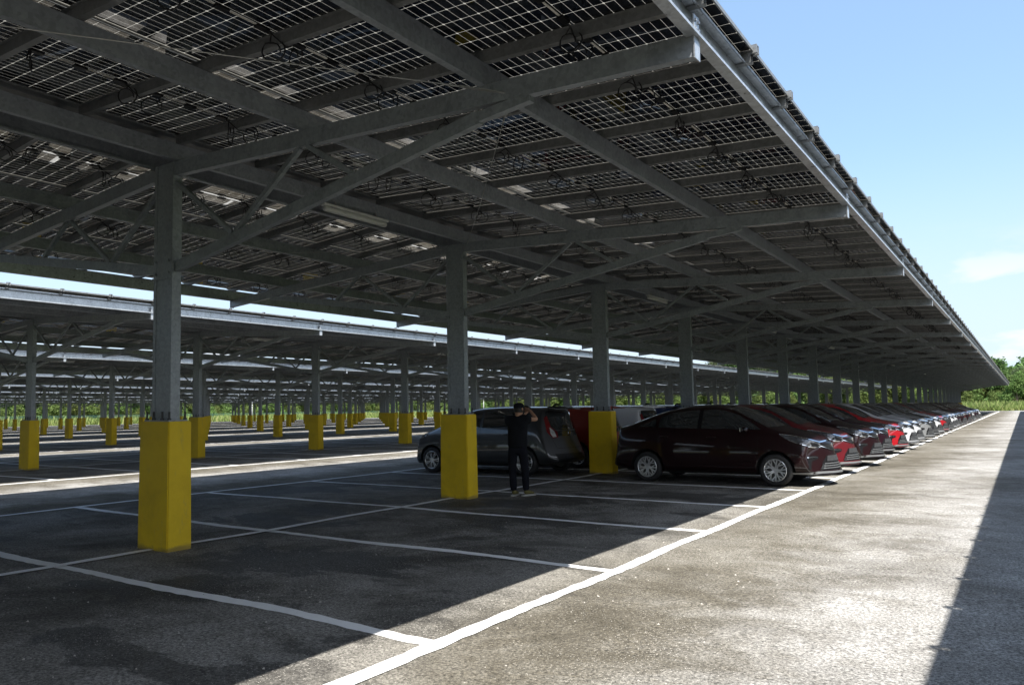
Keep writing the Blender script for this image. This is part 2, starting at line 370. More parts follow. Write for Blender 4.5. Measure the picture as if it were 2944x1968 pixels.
# ground, asphalt, markings
def sheet(name, x0, x1, y0, y1, dz, m, nx=1, ny=1):
    mb = MB(); vs = []; fs = []
    for j in range(ny+1):
        for i in range(nx+1):
            x = x0+(x1-x0)*i/nx; y = y0+(y1-y0)*j/ny; vs.append((x, y, G(x, y)+dz))
    for j in range(ny):
        for i in range(nx): a = j*(nx+1)+i; fs.append((a, a+1, a+nx+2, a+nx+1))
    mb.add(vs, fs); return tag(mb.build(name, m), kind='structure')
sheet('ground', -1500, 1500, -1500, 1500, -.06, M['ground'])
AX0, AX1, AY0, AY1 = -152, 26, -52, 150
sheet('asphalt', AX0, AX1, AY0, AY1, 0, M['asphalt'])

def stroke(mb, a, b, w, dz=.004, seed=0, step=.11, wob=.012):
    rr = random.Random(seed); a = Vector(a); b = Vector(b); L = (b-a).length; n = max(2, int(L/step)); d = (b-a)/L; nrm = Vector((-d.y, d.x))
    off = 0; vs = []; ph = rr.random()*9
    for i in range(n+1):
        t = i*L/n
        off = wob*2.2*sin(t*.8+ph) + wob*1.3*sin(t*2.3+ph*2)
        e1 = w/2 + rr.uniform(-1, 1)*.010 + .008*sin(t*1.7+ph); e2 = w/2 + rr.uniform(-1, 1)*.010 + .008*sin(t*2.1-ph)
        for s_ in (e1, -e2):
            p = a + d*t + nrm*(off+s_); vs.append((p.x, p.y, G(p.x, p.y)+dz))
    mb.add(vs, [(2*i, 2*i+2, 2*i+3, 2*i+1) for i in range(n)])
mk = MB()
for r in range(-1, NROW):
    X = rowx(r); far = r > 2; st = .11 if r < 1 else (.35 if r < 3 else 1.2)
    for j, xo in enumerate((XE, 0.0, XF)):
        if r == -1 and j == 0: continue
        stroke(mk, (X+xo, -22), (X+xo, 138.5), .125, .008 if j != 1 else .012, 100*r+j, st, .004 if j == 0 else .012)
    for k in range(-10, 54):
        y = YB + BAY*k
        if y > 138: continue
        if r == 0 or (k % 1 == 0):
            stroke(mk, (X+XF, y), (X+XE, y), .12, .004, 1000+100*r+k, st)
tag(mk.build('painted_markings', M['line']), kind='structure')

# ------------------------------------------------------------------ steel post frames
def beam_mb(s):
    m = MB(); w = .075
    # channel: web with top and bottom flange, butted end plate
    a = Vector((s*.19, 0, 0)); x1 = s*6.40
    def zb(x): return 4.255 - .060*(abs(x)-.19)
    for (zl, zh, y0, y1) in ((0, .165, -.038, -.026), (0, .012, -.026, .038), (.153, .165, -.026, .038)):
        m.add([(a.x, y0, zb(a.x)+zl), (x1, y0, zb(x1)+zl), (x1, y1, zb(x1)+zl), (a.x, y1, zb(a.x)+zl),
               (a.x, y0, zb(a.x)+zh), (x1, y0, zb(x1)+zh), (x1, y1, zb(x1)+zh), (a.x, y1, zb(a.x)+zh)],
              [(0,3,2,1),(4,5,6,7),(0,1,5,4),(1,2,6,5),(2,3,7,6),(3,0,4,7)])
    return m
def frame_parts(root):
    sh = (GX, 0)
    p = MB()
    p.box(-.18, .19, -.055, .055, 1.431, 4.41)
    p.box(-.180, -.125, -.062, -.0555, 1.431, 4.41); p.box(.10, .19, -.060, -.0555, 1.431, 4.40)   # lapped channel lips
    p.box(-.180, -.125, .0555, .062, 1.431, 4.41)
    p.build('post', M['steel'], root)
    c = MB()
    for s in (-1, 1):
        for z in (3.13, 3.27): c.lathe([(0, 0), (.016, 0), (.016, .018), (0, .018)], 6, 'y', (s*.13, -.083, z))
    c.box(-.20, .21, -.070, -.0625, 3.055, 3.085); c.box(-.20, .21, .0625, .070, 3.055, 3.085)
    c.build('collar', M['steel'], root)
    for s in (-1, 1):
        beam_mb(s).build('beam', M['steel'], root, shear=sh)
        e = MB(); x1 = s*6.402; zz = 4.255-.060*(6.40-.19); e.box(min(x1, x1+s*.01), max(x1, x1+s*.01), -.05, .05, zz-.012, zz+.30)
        for zq in (.20, .26):
            for yq in (-.028, .028): e.box(min(x1+s*.01, x1+s*.022), max(x1+s*.01, x1+s*.022), yq-.009, yq+.009, zz+zq-.009, zz+zq+.009)
        e.build('end_plate', M['fascia'], root, shear=sh)
        st = MB(); pts = [(s*.20, 0, 3.19), (s*4.55, 0, 3.905), (s*5.05, 0, 3.955)]
        st.bar(pts[0], pts[1], .070, .115); st.bar(pts[1], pts[2], .068, .080)
        st.build('strut', M['steel'], root, shear=sh)
        for a, b in (((.20, 4.17), (1.24, 3.43)), ((1.29, 3.43), (2.33, 4.12)), ((2.43, 4.12), (3.05, 3.73))):
            br = MB(); br.bar((s*a[0], -.012*s, a[1]), (s*b[0], -.012*s, b[1]), .045, .05); br.build('brace', M['steel'], root, shear=sh)
    bp = MB(); bp.box(-.24, .25, -.115, .115, 1.4305, 1.446)
    bp.build('base_plate', M['steel'], root)
    for x in (-.22, -.08, .09, .23):
        for y in (-.095, .095):
            b = MB(); b.lathe([(0, 0), (.011, 0), (.011, .095), (0, .095)], 8, 'z', (x, y, 1.446)); b.lathe([(0, 0), (.02, 0), (.02, .02), (0, .02)], 6, 'z', (x, y, 1.4465))
            b.build('anchor_bolt', M['cable'], root)
def frame_single():
    m = MB(); m.box(-.18, .19, -.055, .055, 1.431, 4.41)
    for s in (-1, 1):
        b = beam_mb(s); m.add([(x, y, z+GX*x) for x, y, z in b.v], b.f)
        x1 = s*6.402; zz = 4.255-.060*6.21+GX*x1; m.box(min(x1, x1+s*.01), max(x1, x1+s*.01), -.05, .05, zz-.012, zz+.30, 1)
        for a, c, w in (((.20, 3.19), (4.55, 3.905), .115), ((4.55, 3.905), (5.05, 3.955), .08), ((.20, 4.17), (1.24, 3.43), .05), ((1.29, 3.43), (2.33, 4.12), .05), ((2.43, 4.12), (3.05, 3.73), .05)):
            m.bar((s*a[0], 0, a[1]+GX*s*a[0]), (s*c[0], 0, c[1]+GX*s*c[0]), .06, w)
    return m.mesh('post_frame', [M['steel'], M['fascia']])
fr0 = empty('post_frame'); frame_parts(fr0)
KM = kidmap(); FR = snapshot(fr0, KM); fr_single = frame_single()
def ped_mesh():
    m = MB(); a, b, t, u = .302, .148, .290, .140
    m.add([(-a,-b,-.08),(a,-b,-.08),(a,b,-.08),(-a,b,-.08),(-t,-u,1.43),(t,-u,1.43),(t,u,1.43),(-t,u,1.43)], [(0,3,2,1),(4,5,6,7),(0,1,5,4),(1,2,6,5),(2,3,7,6),(3,0,4,7)])
    bm = bmesh.new(); me = m.mesh('pedestal', M['yellow']); bm.from_mesh(me)
    bmesh.ops.bevel(bm, geom=[e for e in bm.edges], offset=.012, segments=2, affect='EDGES'); bm.to_mesh(me); bm.free(); return me
pedm = ped_mesh()
ROWN = ['nearest', 'second', 'third', 'fourth', 'fifth', 'sixth', 'seventh', 'eighth', 'ninth']
first_used = False
for r in range(-1, NROW):
    X = rowx(r); ks = range(K0, K1+1)
    vis = [k for k in ks if r >= 0 and inview((X, YP+DY*k, G(X, YP+DY*k)+1.6), 4)]
    for k in ks:
        y = YP+DY*k; z = G(X, y)
        if r < 2 and r >= 0 and k > -3:
            if not first_used: f = fr0; first_used = True
            else: f = copy_tree(FR)
        else:
            f = bpy.data.objects.new('post_frame', fr_single); COL.objects.link(f)
        f.location = (X, y, z)
        pd = bpy.data.objects.new('pedestal', pedm); COL.objects.link(pd); pd.location = (X, y, z)
        pd.rotation_euler = (0, 0, random.uniform(-.012, .012))
        if k in vis:
            n = ORD[vis.index(k)]
            g1 = 'grey steel T-shaped frames holding up the %s solar canopy row' % ROWN[r]
            if r == 0:
                lf = 'grey steel post with branching arms, %s from the left under the nearest solar canopy' % n
                lp = 'yellow concrete pedestal, %s from the left under the nearest solar canopy' % n
                if k == 0: lp = 'largest and nearest yellow concrete pedestal, standing left of the empty bays'; lf = 'nearest grey steel post, rising from the largest yellow pedestal'
                if k == 1: lp = 'yellow concrete pedestal just left of the man taking a picture'; lf = 'grey steel post above the yellow pedestal left of the man'
                if k == 2: lp = 'yellow concrete pedestal at the tail of the nearest dark maroon sedan'; lf = 'grey steel post above the yellow pedestal behind the nearest sedan'
            else:
                lf = 'steel post with arms, %s from the left in the %s canopy row back' % (n, ROWN[r])
                lp = 'yellow pedestal, %s from the left in the %s canopy row back' % (n, ROWN[r])
        else:
            g1 = 'steel frames beyond the edge of the picture'
            lf = 'grey steel post frame standing beyond the edge of the picture'; lp = 'yellow concrete pedestal standing beyond the edge of the picture'
        tag(f, lf, 'post frame', g1); tag(pd, lp, 'pedestal', 'yellow pedestals under the %s canopy row' % ROWN[r] if k in vis else 'yellow pedestals beyond the edge of the picture')

# ------------------------------------------------------------------ solar canopy roofs
ML, MW, PW = 2.07, 1.05, 1.078
ROWC = (1.300, 3.385, 5.470)          # module row centres from the ridge
def zrail(x): return 4.615 - .06*abs(x)
def zmod(x): return 4.705 - .06*abs(x)
YR0 = -.02 + YP + DY*K0 - 2*PW; NM = (K1-K0)*5 + 4     # first rail and number of modules
def module_mb(mb, cx, cy, s, uvs):
    # one sheet of laminated glass plus a thin frame round it
    x0, x1 = cx-ML/2, cx+ML/2; y0, y1 = cy-MW/2, cy+MW/2
    z = lambda x: zmod(x)+.012
    b = len(mb.f)
    mb.add([(x0,y0,z(x0)),(x1,y0,z(x1)),(x1,y1,z(x1)),(x0,y1,z(x0))], [(0,1,2,3)], 0)
    uvs[b] = ((0,0),(ML,0),(ML,MW),(0,MW))
    t = .012
    for (a0, a1, c0, c1) in ((x0-.001, x0+t, y0, y1), (x1-t, x1+.001, y0, y1), (x0+t, x1-t, y0-.001, y0+t), (x0+t, x1-t, y1-t, y1+.001)):
        mb.add([(a0,c0,zmod(a0)-.004),(a1,c0,zmod(a1)-.004),(a1,c1,zmod(a1)-.004),(a0,c1,zmod(a0)-.004),
                (a0,c0,zmod(a0)+.026),(a1,c0,zmod(a1)+.026),(a1,c1,zmod(a1)+.026),(a0,c1,zmod(a0)+.026)],
               [(0,3,2,1),(4,5,6,7),(0,1,5,4),(1,2,6,5),(2,3,7,6),(3,0,4,7)], 1)
def finish_modules(mb, uvs, name, parent):
    o = mb.build(name, [M['panel'], M['alu']], parent, shear=(GX, GY))
    uv = o.data.uv_layers.new(name='UVMap').data
    for p in o.data.polygons:
        if p.index in uvs:
            for li, c in zip(p.loop_indices, uvs[p.index]): uv[li].uv = c
    return o
def boxes_mb(mb, cx, cy, loops=True, rnd=None, n=10):
    z = zmod(cx)
    for dy in (-.36, 0, .36): mb.box(cx-.028, cx+.028, cy+dy-.055, cy+dy+.055, z-.020, z-.001)
def ribbon_mb(mb, cx, cy):
    z = zmod(cx)
    for a, b in ((-.30, -.06), (.06, .30)): mb.box(cx-.009, cx+.009, cy+a, cy+b, z-.007, z-.002)
def loop_mb(mb, cx, cy, rnd, n=14, w=.0068, sides=(-1, 1)):
    z = zmod(cx)
    for sgn in sides:
        rr = rnd.uniform(.065, .095); yc = cy+sgn*rnd.uniform(.40, .47); xc = cx+rnd.uniform(-.07, .07); zc = z-.07-rr*rnd.uniform(.9, 1.15)
        tw = rnd.uniform(-.9, .9)
        mb.tube([(xc+rr*cos(a)*cos(tw)+.004*k, yc+rr*cos(a)*sin(tw), zc+rr*sin(a)*rnd.uniform(.92, 1.08)) for k, a in enumerate([2*pi*i/n for i in range(n+3)])], w, 5)
        mb.tube([(cx, cy+sgn*.40, z-.014), (cx+.02, cy+sgn*.43, z-.04), (xc, yc, zc+rr)], w, 5)
    if 1 not in sides: return
    a = rnd.uniform(-.05, .05)
    mb.tube([(cx+.02, cy+.42, z-.03), (cx+.05+a, cy+.54, z-.11), (cx+.02, cy+.66, z-.03)], w, 5)
def purlin_prof(w=.066, h=.185, t=1, flip=1):
    return [(flip*x, y) for x, y in ((w/2, .022), (w/2, 0), (-w/2, 0), (-w/2, h), (w/2, h), (w/2, h-.022))]
for r in range(-1, NROW):
    X = rowx(r)
    root = empty('solar_canopy', (X, 0, G(X, 0)))
    near = (r == 0); name = 'right-hand' if r == -1 else ROWN[r]
    lab = {-1: 'canopy of solar panels out of the picture on the right, shading the lane edge', 0: 'nearest canopy roof of glass solar panels over the parked cars'}.get(r, 'long roof of solar panels on steel purlins, %s canopy row back' % ROWN[r])
    tag(root, lab, 'solar canopy', 'parallel rows of solar panel canopies')
    ya, yb = YR0-.3, YR0+NM*PW+.3
    for s in (-1, 1):
        for x in (.25, 2.40, 4.60, 6.395):
            m = MB(); z0 = 4.4225-.06*x
            if x > 6: z0 -= .012
            fl = s if x > 6 else -s
            pr_ = purlin_prof(w=.085, h=.225, flip=fl) if x > 6 else purlin_prof(flip=fl)
            # thin channel with real thickness: outer and inner skin
            seg = 1
            m.prof((s*x, ya, z0), (s*x, yb, z0), pr_)
            m.prof((s*x, ya, z0), (s*x, yb, z0), [(a*.90+.0, .004+b*.957) for a, b in pr_][::-1])
            m.build('fascia' if x > 6 else 'purlin', M['fascia'] if x > 6 else M['steel'], root, shear=(GX, GY))
    # rails across the slope under every joint between modules
    rails = [(s, j) for s in (-1, 1) for j in range(NM+1)]
    def rail_mb(m, s, j):
        y = YR0+j*PW; xa, xb = s*.22, s*6.485
        hat = [(-.062, .088), (-.034, .088), (-.028, .002), (.028, .002), (.034, .088), (.062, .088)]
        m.prof((xa, y, zrail(xa)), (xb, y, zrail(xb)), hat, right=(0,1,0))
        m.prof((xa, y, zrail(xa)), (xb, y, zrail(xb)), [(a*.93, b+.003) for a, b in hat][::-1], right=(0,1,0))
    def clamp_mb(m, s, j):
        y = YR0+j*PW
        for x in (.235, 2.315, 4.415, 6.49):
            zz = zmod(x)
            if x > 6 or x < .3: m.box(min(s*x, s*(x+.045)), max(s*x, s*(x+.045)), y-.035, y-.012, zz-.02, zz+.042); m.box(min(s*x, s*(x+.045)), max(s*x, s*(x+.045)), y+.012, y+.035, zz-.02, zz+.042); m.box(min(s*x, s*(x+.045)), max(s*x, s*(x+.045)), y-.036, y+.036, zz+.0425, zz+.048)
    def score(x, y, z):
        q = px((X+x, y, G(X+x, y)+z))
        if q is None or not (-60 < q[0] < 1084 and -60 < q[1] < 744): return 0
        dd = (Vector((X+x, y, G(X+x, y)+z))-cam.location).length; return 1/dd
    detail = r in (0, 1)
    rails.sort(key=lambda t: -score(t[0]*3.4, YR0+t[1]*PW, 4.4))
    nr = 100 if detail else 0
    for s, j in rails[:nr]:
        m = MB(); rail_mb(m, s, j); m.build('rail', M['alu'], root, shear=(GX, GY))
    m = MB()
    for s, j in rails[nr:]: rail_mb(m, s, j)
    tag(m.build('rail', M['alu'], root, shear=(GX, GY)), kind='stuff')
    m = MB()
    for s, j in rails: clamp_mb(m, s, j)
    tag(m.build('panel_clamp', M['alu'], root, shear=(GX, GY)), kind='stuff')
    mods = [(s, c, j) for s in (-1, 1) for c in ROWC for j in range(NM)]
    mods.sort(key=lambda t: -score(t[0]*t[1], YR0+(t[2]+.5)*PW, 4.5))
    nmod = 100 if near else (100 if r == 1 else 0)
    rnd = random.Random(31+r)
    if nmod:
        for s, c, j in mods[:nmod]:
            mb = MB(); uvs = {}; cy = YR0+(j+.5)*PW; module_mb(mb, s*c, cy, s, uvs); po = finish_modules(mb, uvs, 'solar_panel', root)
            if near:
                for dy in (-.36, 0, .36):
                    b = MB(); z = zmod(c); b.box(s*c-.028, s*c+.028, cy+dy-.055, cy+dy+.055, z-.020, z-.001); b.build('junction_box', M['black'], po, shear=(GX, GY))
                b = MB(); ribbon_mb(b, s*c, cy); b.build('busbar_tape', M['ribbon'], po, shear=(GX, GY))
                for sd_ in (-1, 1): b = MB(); loop_mb(b, s*c, cy, rnd, sides=(sd_,)); b.build('cable', M['cable'], po, shear=(GX, GY), smooth=True)
    mb = MB(); uvs = {}; bb = MB(); rb = MB(); lb = MB()
    for s, c, j in mods[nmod:]:
        cy = YR0+(j+.5)*PW; module_mb(mb, s*c, cy, s, uvs)
        if r >= 0 and score(s*c, cy, 4.5) > (1/75 if near else 1/45):
            boxes_mb(bb, s*c, cy)
            if near: ribbon_mb(rb, s*c, cy)
            if score(s*c, cy, 4.5) > (1/70 if near else 1/34): loop_mb(lb, s*c, cy, rnd, 9, .008)
    tag(finish_modules(mb, uvs, 'solar_panel', root), kind='stuff')
    if bb.f: tag(bb.build('junction_box', M['black'], root, shear=(GX, GY)), kind='stuff')
    if rb.f: tag(rb.build('busbar_tape', M['ribbon'], root, shear=(GX, GY)), kind='stuff')
    if lb.f: tag(lb.build('cable', M['cable'], root, shear=(GX, GY), smooth=True), kind='stuff')
    # folded ridge cap closing the gap between the top module rows, and the cable tray under it
    m = MB(); zc_ = zmod(.30)
    m.prof((0, ya, 0), (0, yb, 0), [(-.31, zc_+.034), (0, zc_+.060), (.31, zc_+.034)]); m.prof((0, ya, 0), (0, yb, 0), [(-.31, zc_+.030), (0, zc_+.056), (.31, zc_+.030)][::-1])
    m.build('ridge_cap', M['alu'], root, shear=(GX, GY))
    m = MB(); m.prof((0, ya, 4.54), (0, yb, 4.54), [(-.06, .05), (-.06, 0), (.06, 0), (.06, .05)]); m.build('cable_tray', M['alu'], root, shear=(GX, GY))
    m = MB()
    for x in (-.04, 0, .04):
        m = MB(); m.tube([(x+random.uniform(-.01, .01), ya+i*4.0, 4.565+random.uniform(0, .012)) for i in range(int((yb-ya)/4))], .014, 5); m.build('cable', M['cable'], root, shear=(GX, GY))

# tube lamps hung under the ridge, wire bracing
def tube_light():
    t = empty('tube_light')
    m = MB(); m.box(-.045, .045, -.63, .63, .035, .07); m.build('housing', M['fitting'], t, bevel=.006)
    m = MB(); m.lathe([(0, -.60), (.034, -.60), (.042, -.57), (.042, .57), (.034, .60), (0, .60)], 14, 'y', (0, 0, 0)); m.build('diffuser', M['fitting'], t, smooth=True)
    m = MB()
    for y in (-.4, .4): m.box(-.012, .012, y-.012, y+.012, .0705, .13)
    m.build('bracket', M['wire'], t)
    return t
tl = tube_light(); TL = snapshot(tl, kidmap()); nt_ = 0
for r in range(0, 3):
    for n in range(0, 12 if r == 0 else 8):
        y = YP+2.67+2*DY*n; x = rowx(r)+.33
        if not inview((x, y, G(x, y)+4.3)): continue
        o = tl if nt_ == 0 else copy_tree(TL); nt_ += 1
        o.location = (x, y, G(x, y)+4.30); o.rotation_euler = (math.atan(GY), 0, 0)
        tag(o, 'unlit white tube lamp under the ridge, %s from the camera in the %s canopy' % (ORD[n], ROWN[r]), 'lamp', 'unlit tube lamps under the canopy ridges')
def brace_wire(a, b, lab):
    t = empty('bracing_wire', a); a = Vector(a); b = Vector(b)-a; L = b.length; d = b/L
    m = MB(); m.tube([d*.55, d*(L*.5)+Vector((0, 0, -.05)), b], .005, 6); m.build('wire', M['wire'], t)
    m = MB(); m.tube([(0, 0, 0), d*.10], .008, 6); m.bar(d*.10, d*.42, .035, .008); m.tube([d*.42, d*.56], .008, 6)
    m.build('turnbuckle', M['wire'], t); tag(t, lab, 'bracing wire', 'thin steel bracing wires under the nearest canopy')
def P(k, x, h): return (XC+x, YP+DY*k, G(XC+x, YP+DY*k)+h)
brace_wire(P(0, 4.85, 4.03), P(-1, .25, 4.38), 'thin steel wire running left from the nearest arm end below the panels')
brace_wire(P(0, 4.85, 4.00), P(1, .25, 4.38), 'thin steel wire from the nearest arm down to the second post head')
brace_wire(P(0, -.20, 4.38), P(-1, -4.85, 4.03), 'thin steel wire running left from the head of the nearest post')
brace_wire(P(0, -4.85, 4.03), P(1, -.25, 4.36), 'thin steel wire behind the nearest post, rising to the second post head')

# ------------------------------------------------------------------ cars
def car_body(st, axles, wr, name):
    # st: (x, lean, bow, zb, ysill, ymax, zmax, ybelt, zbelt, yr, zr, zc)
    def ring(s):
        x, lean, bow, zb, ys, ym, zm, yb_, zbl, yr, zr, zc = s
        pts = [(ys*.55, zb), (ys*.93, zb+.01), (ym*.975, zb+.11), (ym, .46), (ym*.995, zm), (yb_, zbl), (yr+(yb_-yr)*.42, zbl+(zr-zbl)*.60), (yr, zr), (yr*.66, zr+(zc-zr)*.62), (yr*.30, zc-(zc-zr)*.07)]
        return pts
    vs = []; fs = []; rings = []
    for s in st:
        x, lean, bow = s[0], s[1], s[2]; R = ring(s); ym = s[5]; idx = []
        full = [(-y, z) for y, z in R][::-1]*0 + [(y, z) for y, z in R]
        loop = [(0, s[3])] + full + [(0, s[11])] + [(-y, z) for y, z in full[::-1]]
        for y, z in loop:
            idx.append(len(vs)); vs.append((x + lean*(z-.55) - (1 if x > 0 else -1)*bow*(abs(y)/ym)**2.2, y, z))
        rings.append(idx)
    n = len(rings[0])
    for a, b in zip(rings, rings[1:]):
        for i in range(n): j = (i+1) % n; fs.append((a[i], b[i], b[j], a[j]))
    for e, s in ((0, st[0]), (-1, st[-1])):
        R = rings[e]; half = n//2                       # indices 0..half right side, half..n left side
        x, lean, bow, ym = s[0], s[1], s[2], s[5]
        cols = [.66, .33, 0, -.33, -.66]; rows = []
        for i in range(1, half):
            yR = vs[R[i]][1]; z = vs[R[i]][2]; row = [R[i]]
            for c in cols:
                y = yR*c; row.append(len(vs)); vs.append((x + lean*(z-.55) - (1 if x > 0 else -1)*bow*(abs(y)/ym)**2.2, y, z))
            row.append(R[n-i]); rows.append(row)
        for a, b in zip(rows, rows[1:]):
            for k in range(6):
                q = (a[k], a[k+1], b[k+1], b[k]); fs.append(q)
        for row, c in ((rows[0], R[0]), (rows[-1], R[half])):
            fs.append((row[0], row[1], row[2], row[3], c)); fs.append((row[3], row[4], row[5], row[6], c))
    me = bpy.data.meshes.new('b'); me.from_pydata(vs, [], fs); me.materials.append(M['under']); me.materials.append(M['under'])
    bm = bmesh.new(); bm.from_mesh(me); bmesh.ops.recalc_face_normals(bm, faces=bm.faces)
    bm.to_mesh(me); bm.free()
    o = bpy.data.objects.new('tmp', me); COL.objects.link(o)
    su = o.modifiers.new('s', 'SUBSURF'); su.levels = 3; su.render_levels = 3
    cut = []
    for ax in axles:
        for s in (-1, 1):
            m = MB(); m.lathe([(0, -.2), (wr+.052, -.2), (wr+.052, .2), (0, .2)], 40, 'y', (ax, s*.80, wr+.01))
            c = m.build('cut', M['under']); cut.append(c)
            b2 = bmesh.new(); b2.from_mesh(c.data); bmesh.ops.remove_doubles(b2, verts=b2.verts, dist=1e-5); bmesh.ops.recalc_face_normals(b2, faces=b2.faces); b2.to_mesh(c.data); b2.free()
            b = o.modifiers.new('b', 'BOOLEAN'); b.operation = 'DIFFERENCE'; b.object = c; b.solver = 'EXACT'
    dg = bpy.context.evaluated_depsgraph_get(); dg.update()
    res = bpy.data.meshes.new_from_object(o.evaluated_get(dg)); res.name = name
    bvh_o = o; o.modifiers.remove(o.modifiers[-1]); 
    while len(o.modifiers) > 1: o.modifiers.remove(o.modifiers[-1])
    dg.update(); whole = bpy.data.meshes.new_from_object(o.evaluated_get(dg))
    bvh = BVHTree.FromPolygons([v.co for v in whole.vertices], [tuple(p.vertices) for p in whole.polygons])
    for c in cut: bpy.data.objects.remove(c)
    bpy.data.objects.remove(o)
    mi = []
    for p in res.polygons:
        c = p.center; dark = 0
        for ax in axles:
            rr = sqrt((c.x-ax)**2+(c.z-wr-.01)**2)
            if rr < wr+.049 or (rr < wr+.0535 and abs(c.y) < .84 and abs(p.normal.y) < .3): dark = 1
        if c.z < .235 and p.normal.z < -.4: dark = 1
        mi.append(dark)
    res.polygons.foreach_set('material_index', mi); res.polygons.foreach_set('use_smooth', [m == 0 for m in mi])
    return res, bvh
def resample(poly, step):
    out = []
    for a, b in zip(poly, poly[1:]+poly[:1]):
        a = Vector(a); b = Vector(b); n = max(1, int((b-a).length/step))
        out += [a+(b-a)*i/n for i in range(n)]
    return out
def inside(p, poly):
    c = False; x, y = p; n = len(poly)
    for i in range(n):
        x1, y1 = poly[i]; x2, y2 = poly[i-1]
        if (y1 > y) != (y2 > y) and x < (x2-x1)*(y-y1)/(y2-y1)+x1: c = not c
    return c
def patch(bvh, poly, dirv, off=.004, step=.045, thick=.0, mirror=True):
    # lay an outline (right, z) on the body: right axis = dir x up; cast from outside along dir
    d = Vector(dirv).normalized(); right = Vector((0,0,1)).cross(d).normalized()
    P2 = resample(poly, step); xs = [p[0] for p in P2]; ys = [p[1] for p in P2]
    pts = [Vector(p) for p in P2]; pl = [tuple(p) for p in P2]
    x = min(xs)+step*.5
    while x < max(xs):
        y = min(ys)+step*.5
        while y < max(ys):
            if inside((x, y), pl) and min((Vector((x, y))-q).length for q in pts) > step*.45: pts.append(Vector((x, y)))
            y += step
        x += step
    n = len(P2)
    v, e, f, *_ = delaunay_2d_cdt(pts, [(i, (i+1) % n) for i in range(n)], [list(range(n))], 1, 1e-5)
    vs = []; ok = []
    for p in v:
        o = right*p[0] + Vector((0,0,1))*p[1] - d*5
        hit, nr, i_, ds = bvh.ray_cast(o, d)
        if hit is None:
            q = bvh.find_nearest(right*p[0]+Vector((0,0,1))*p[1]-d*1.2)
            hit, nr = q[0], q[1]
        if nr.dot(d) > 0: nr = -nr
        vs.append(hit + nr*off)
    mb = MB(); mb.add(vs, [tuple(t) for t in f])
    if mirror: mb.add([(a.x, -a.y, a.z) for a in vs], [tuple(t)[::-1] for t in f])
    return mb
def seam(bvh, line, dirv, w=.007, off=.002, mirror=True, step=.04):
    d = Vector(dirv).normalized(); right = Vector((0,0,1)).cross(d).normalized(); pts = []
    for a, b in zip(line, line[1:]):
        a = Vector(a); b = Vector(b); n = max(1, int((b-a).length/step)); pts += [a+(b-a)*i/n for i in range(n)]
    pts.append(Vector(line[-1])); vs = []
    for i, p in enumerate(pts):
        t = (pts[min(i+1, len(pts)-1)]-pts[max(i-1, 0)]).normalized(); nn_ = Vector((-t.y, t.x))*w/2
        for q in (p+nn_, p-nn_):
            hit, nr, *_ = bvh.ray_cast(right*q[0]+Vector((0,0,1))*q[1]-d*5, d)
            if hit is None: hit, nr, *_ = bvh.find_nearest(right*q[0]+Vector((0,0,1))*q[1]-d*1.2)
            if nr.dot(d) > 0: nr = -nr
            vs.append(hit+nr*off)
    fs = [(2*i, 2*i+1, 2*i+3, 2*i+2) for i in range(len(pts)-1)]
    mb = MB(); mb.add(vs, fs)
    if mirror: mb.add([(a.x, -a.y, a.z) for a in vs], [t[::-1] for t in fs])
    return mb
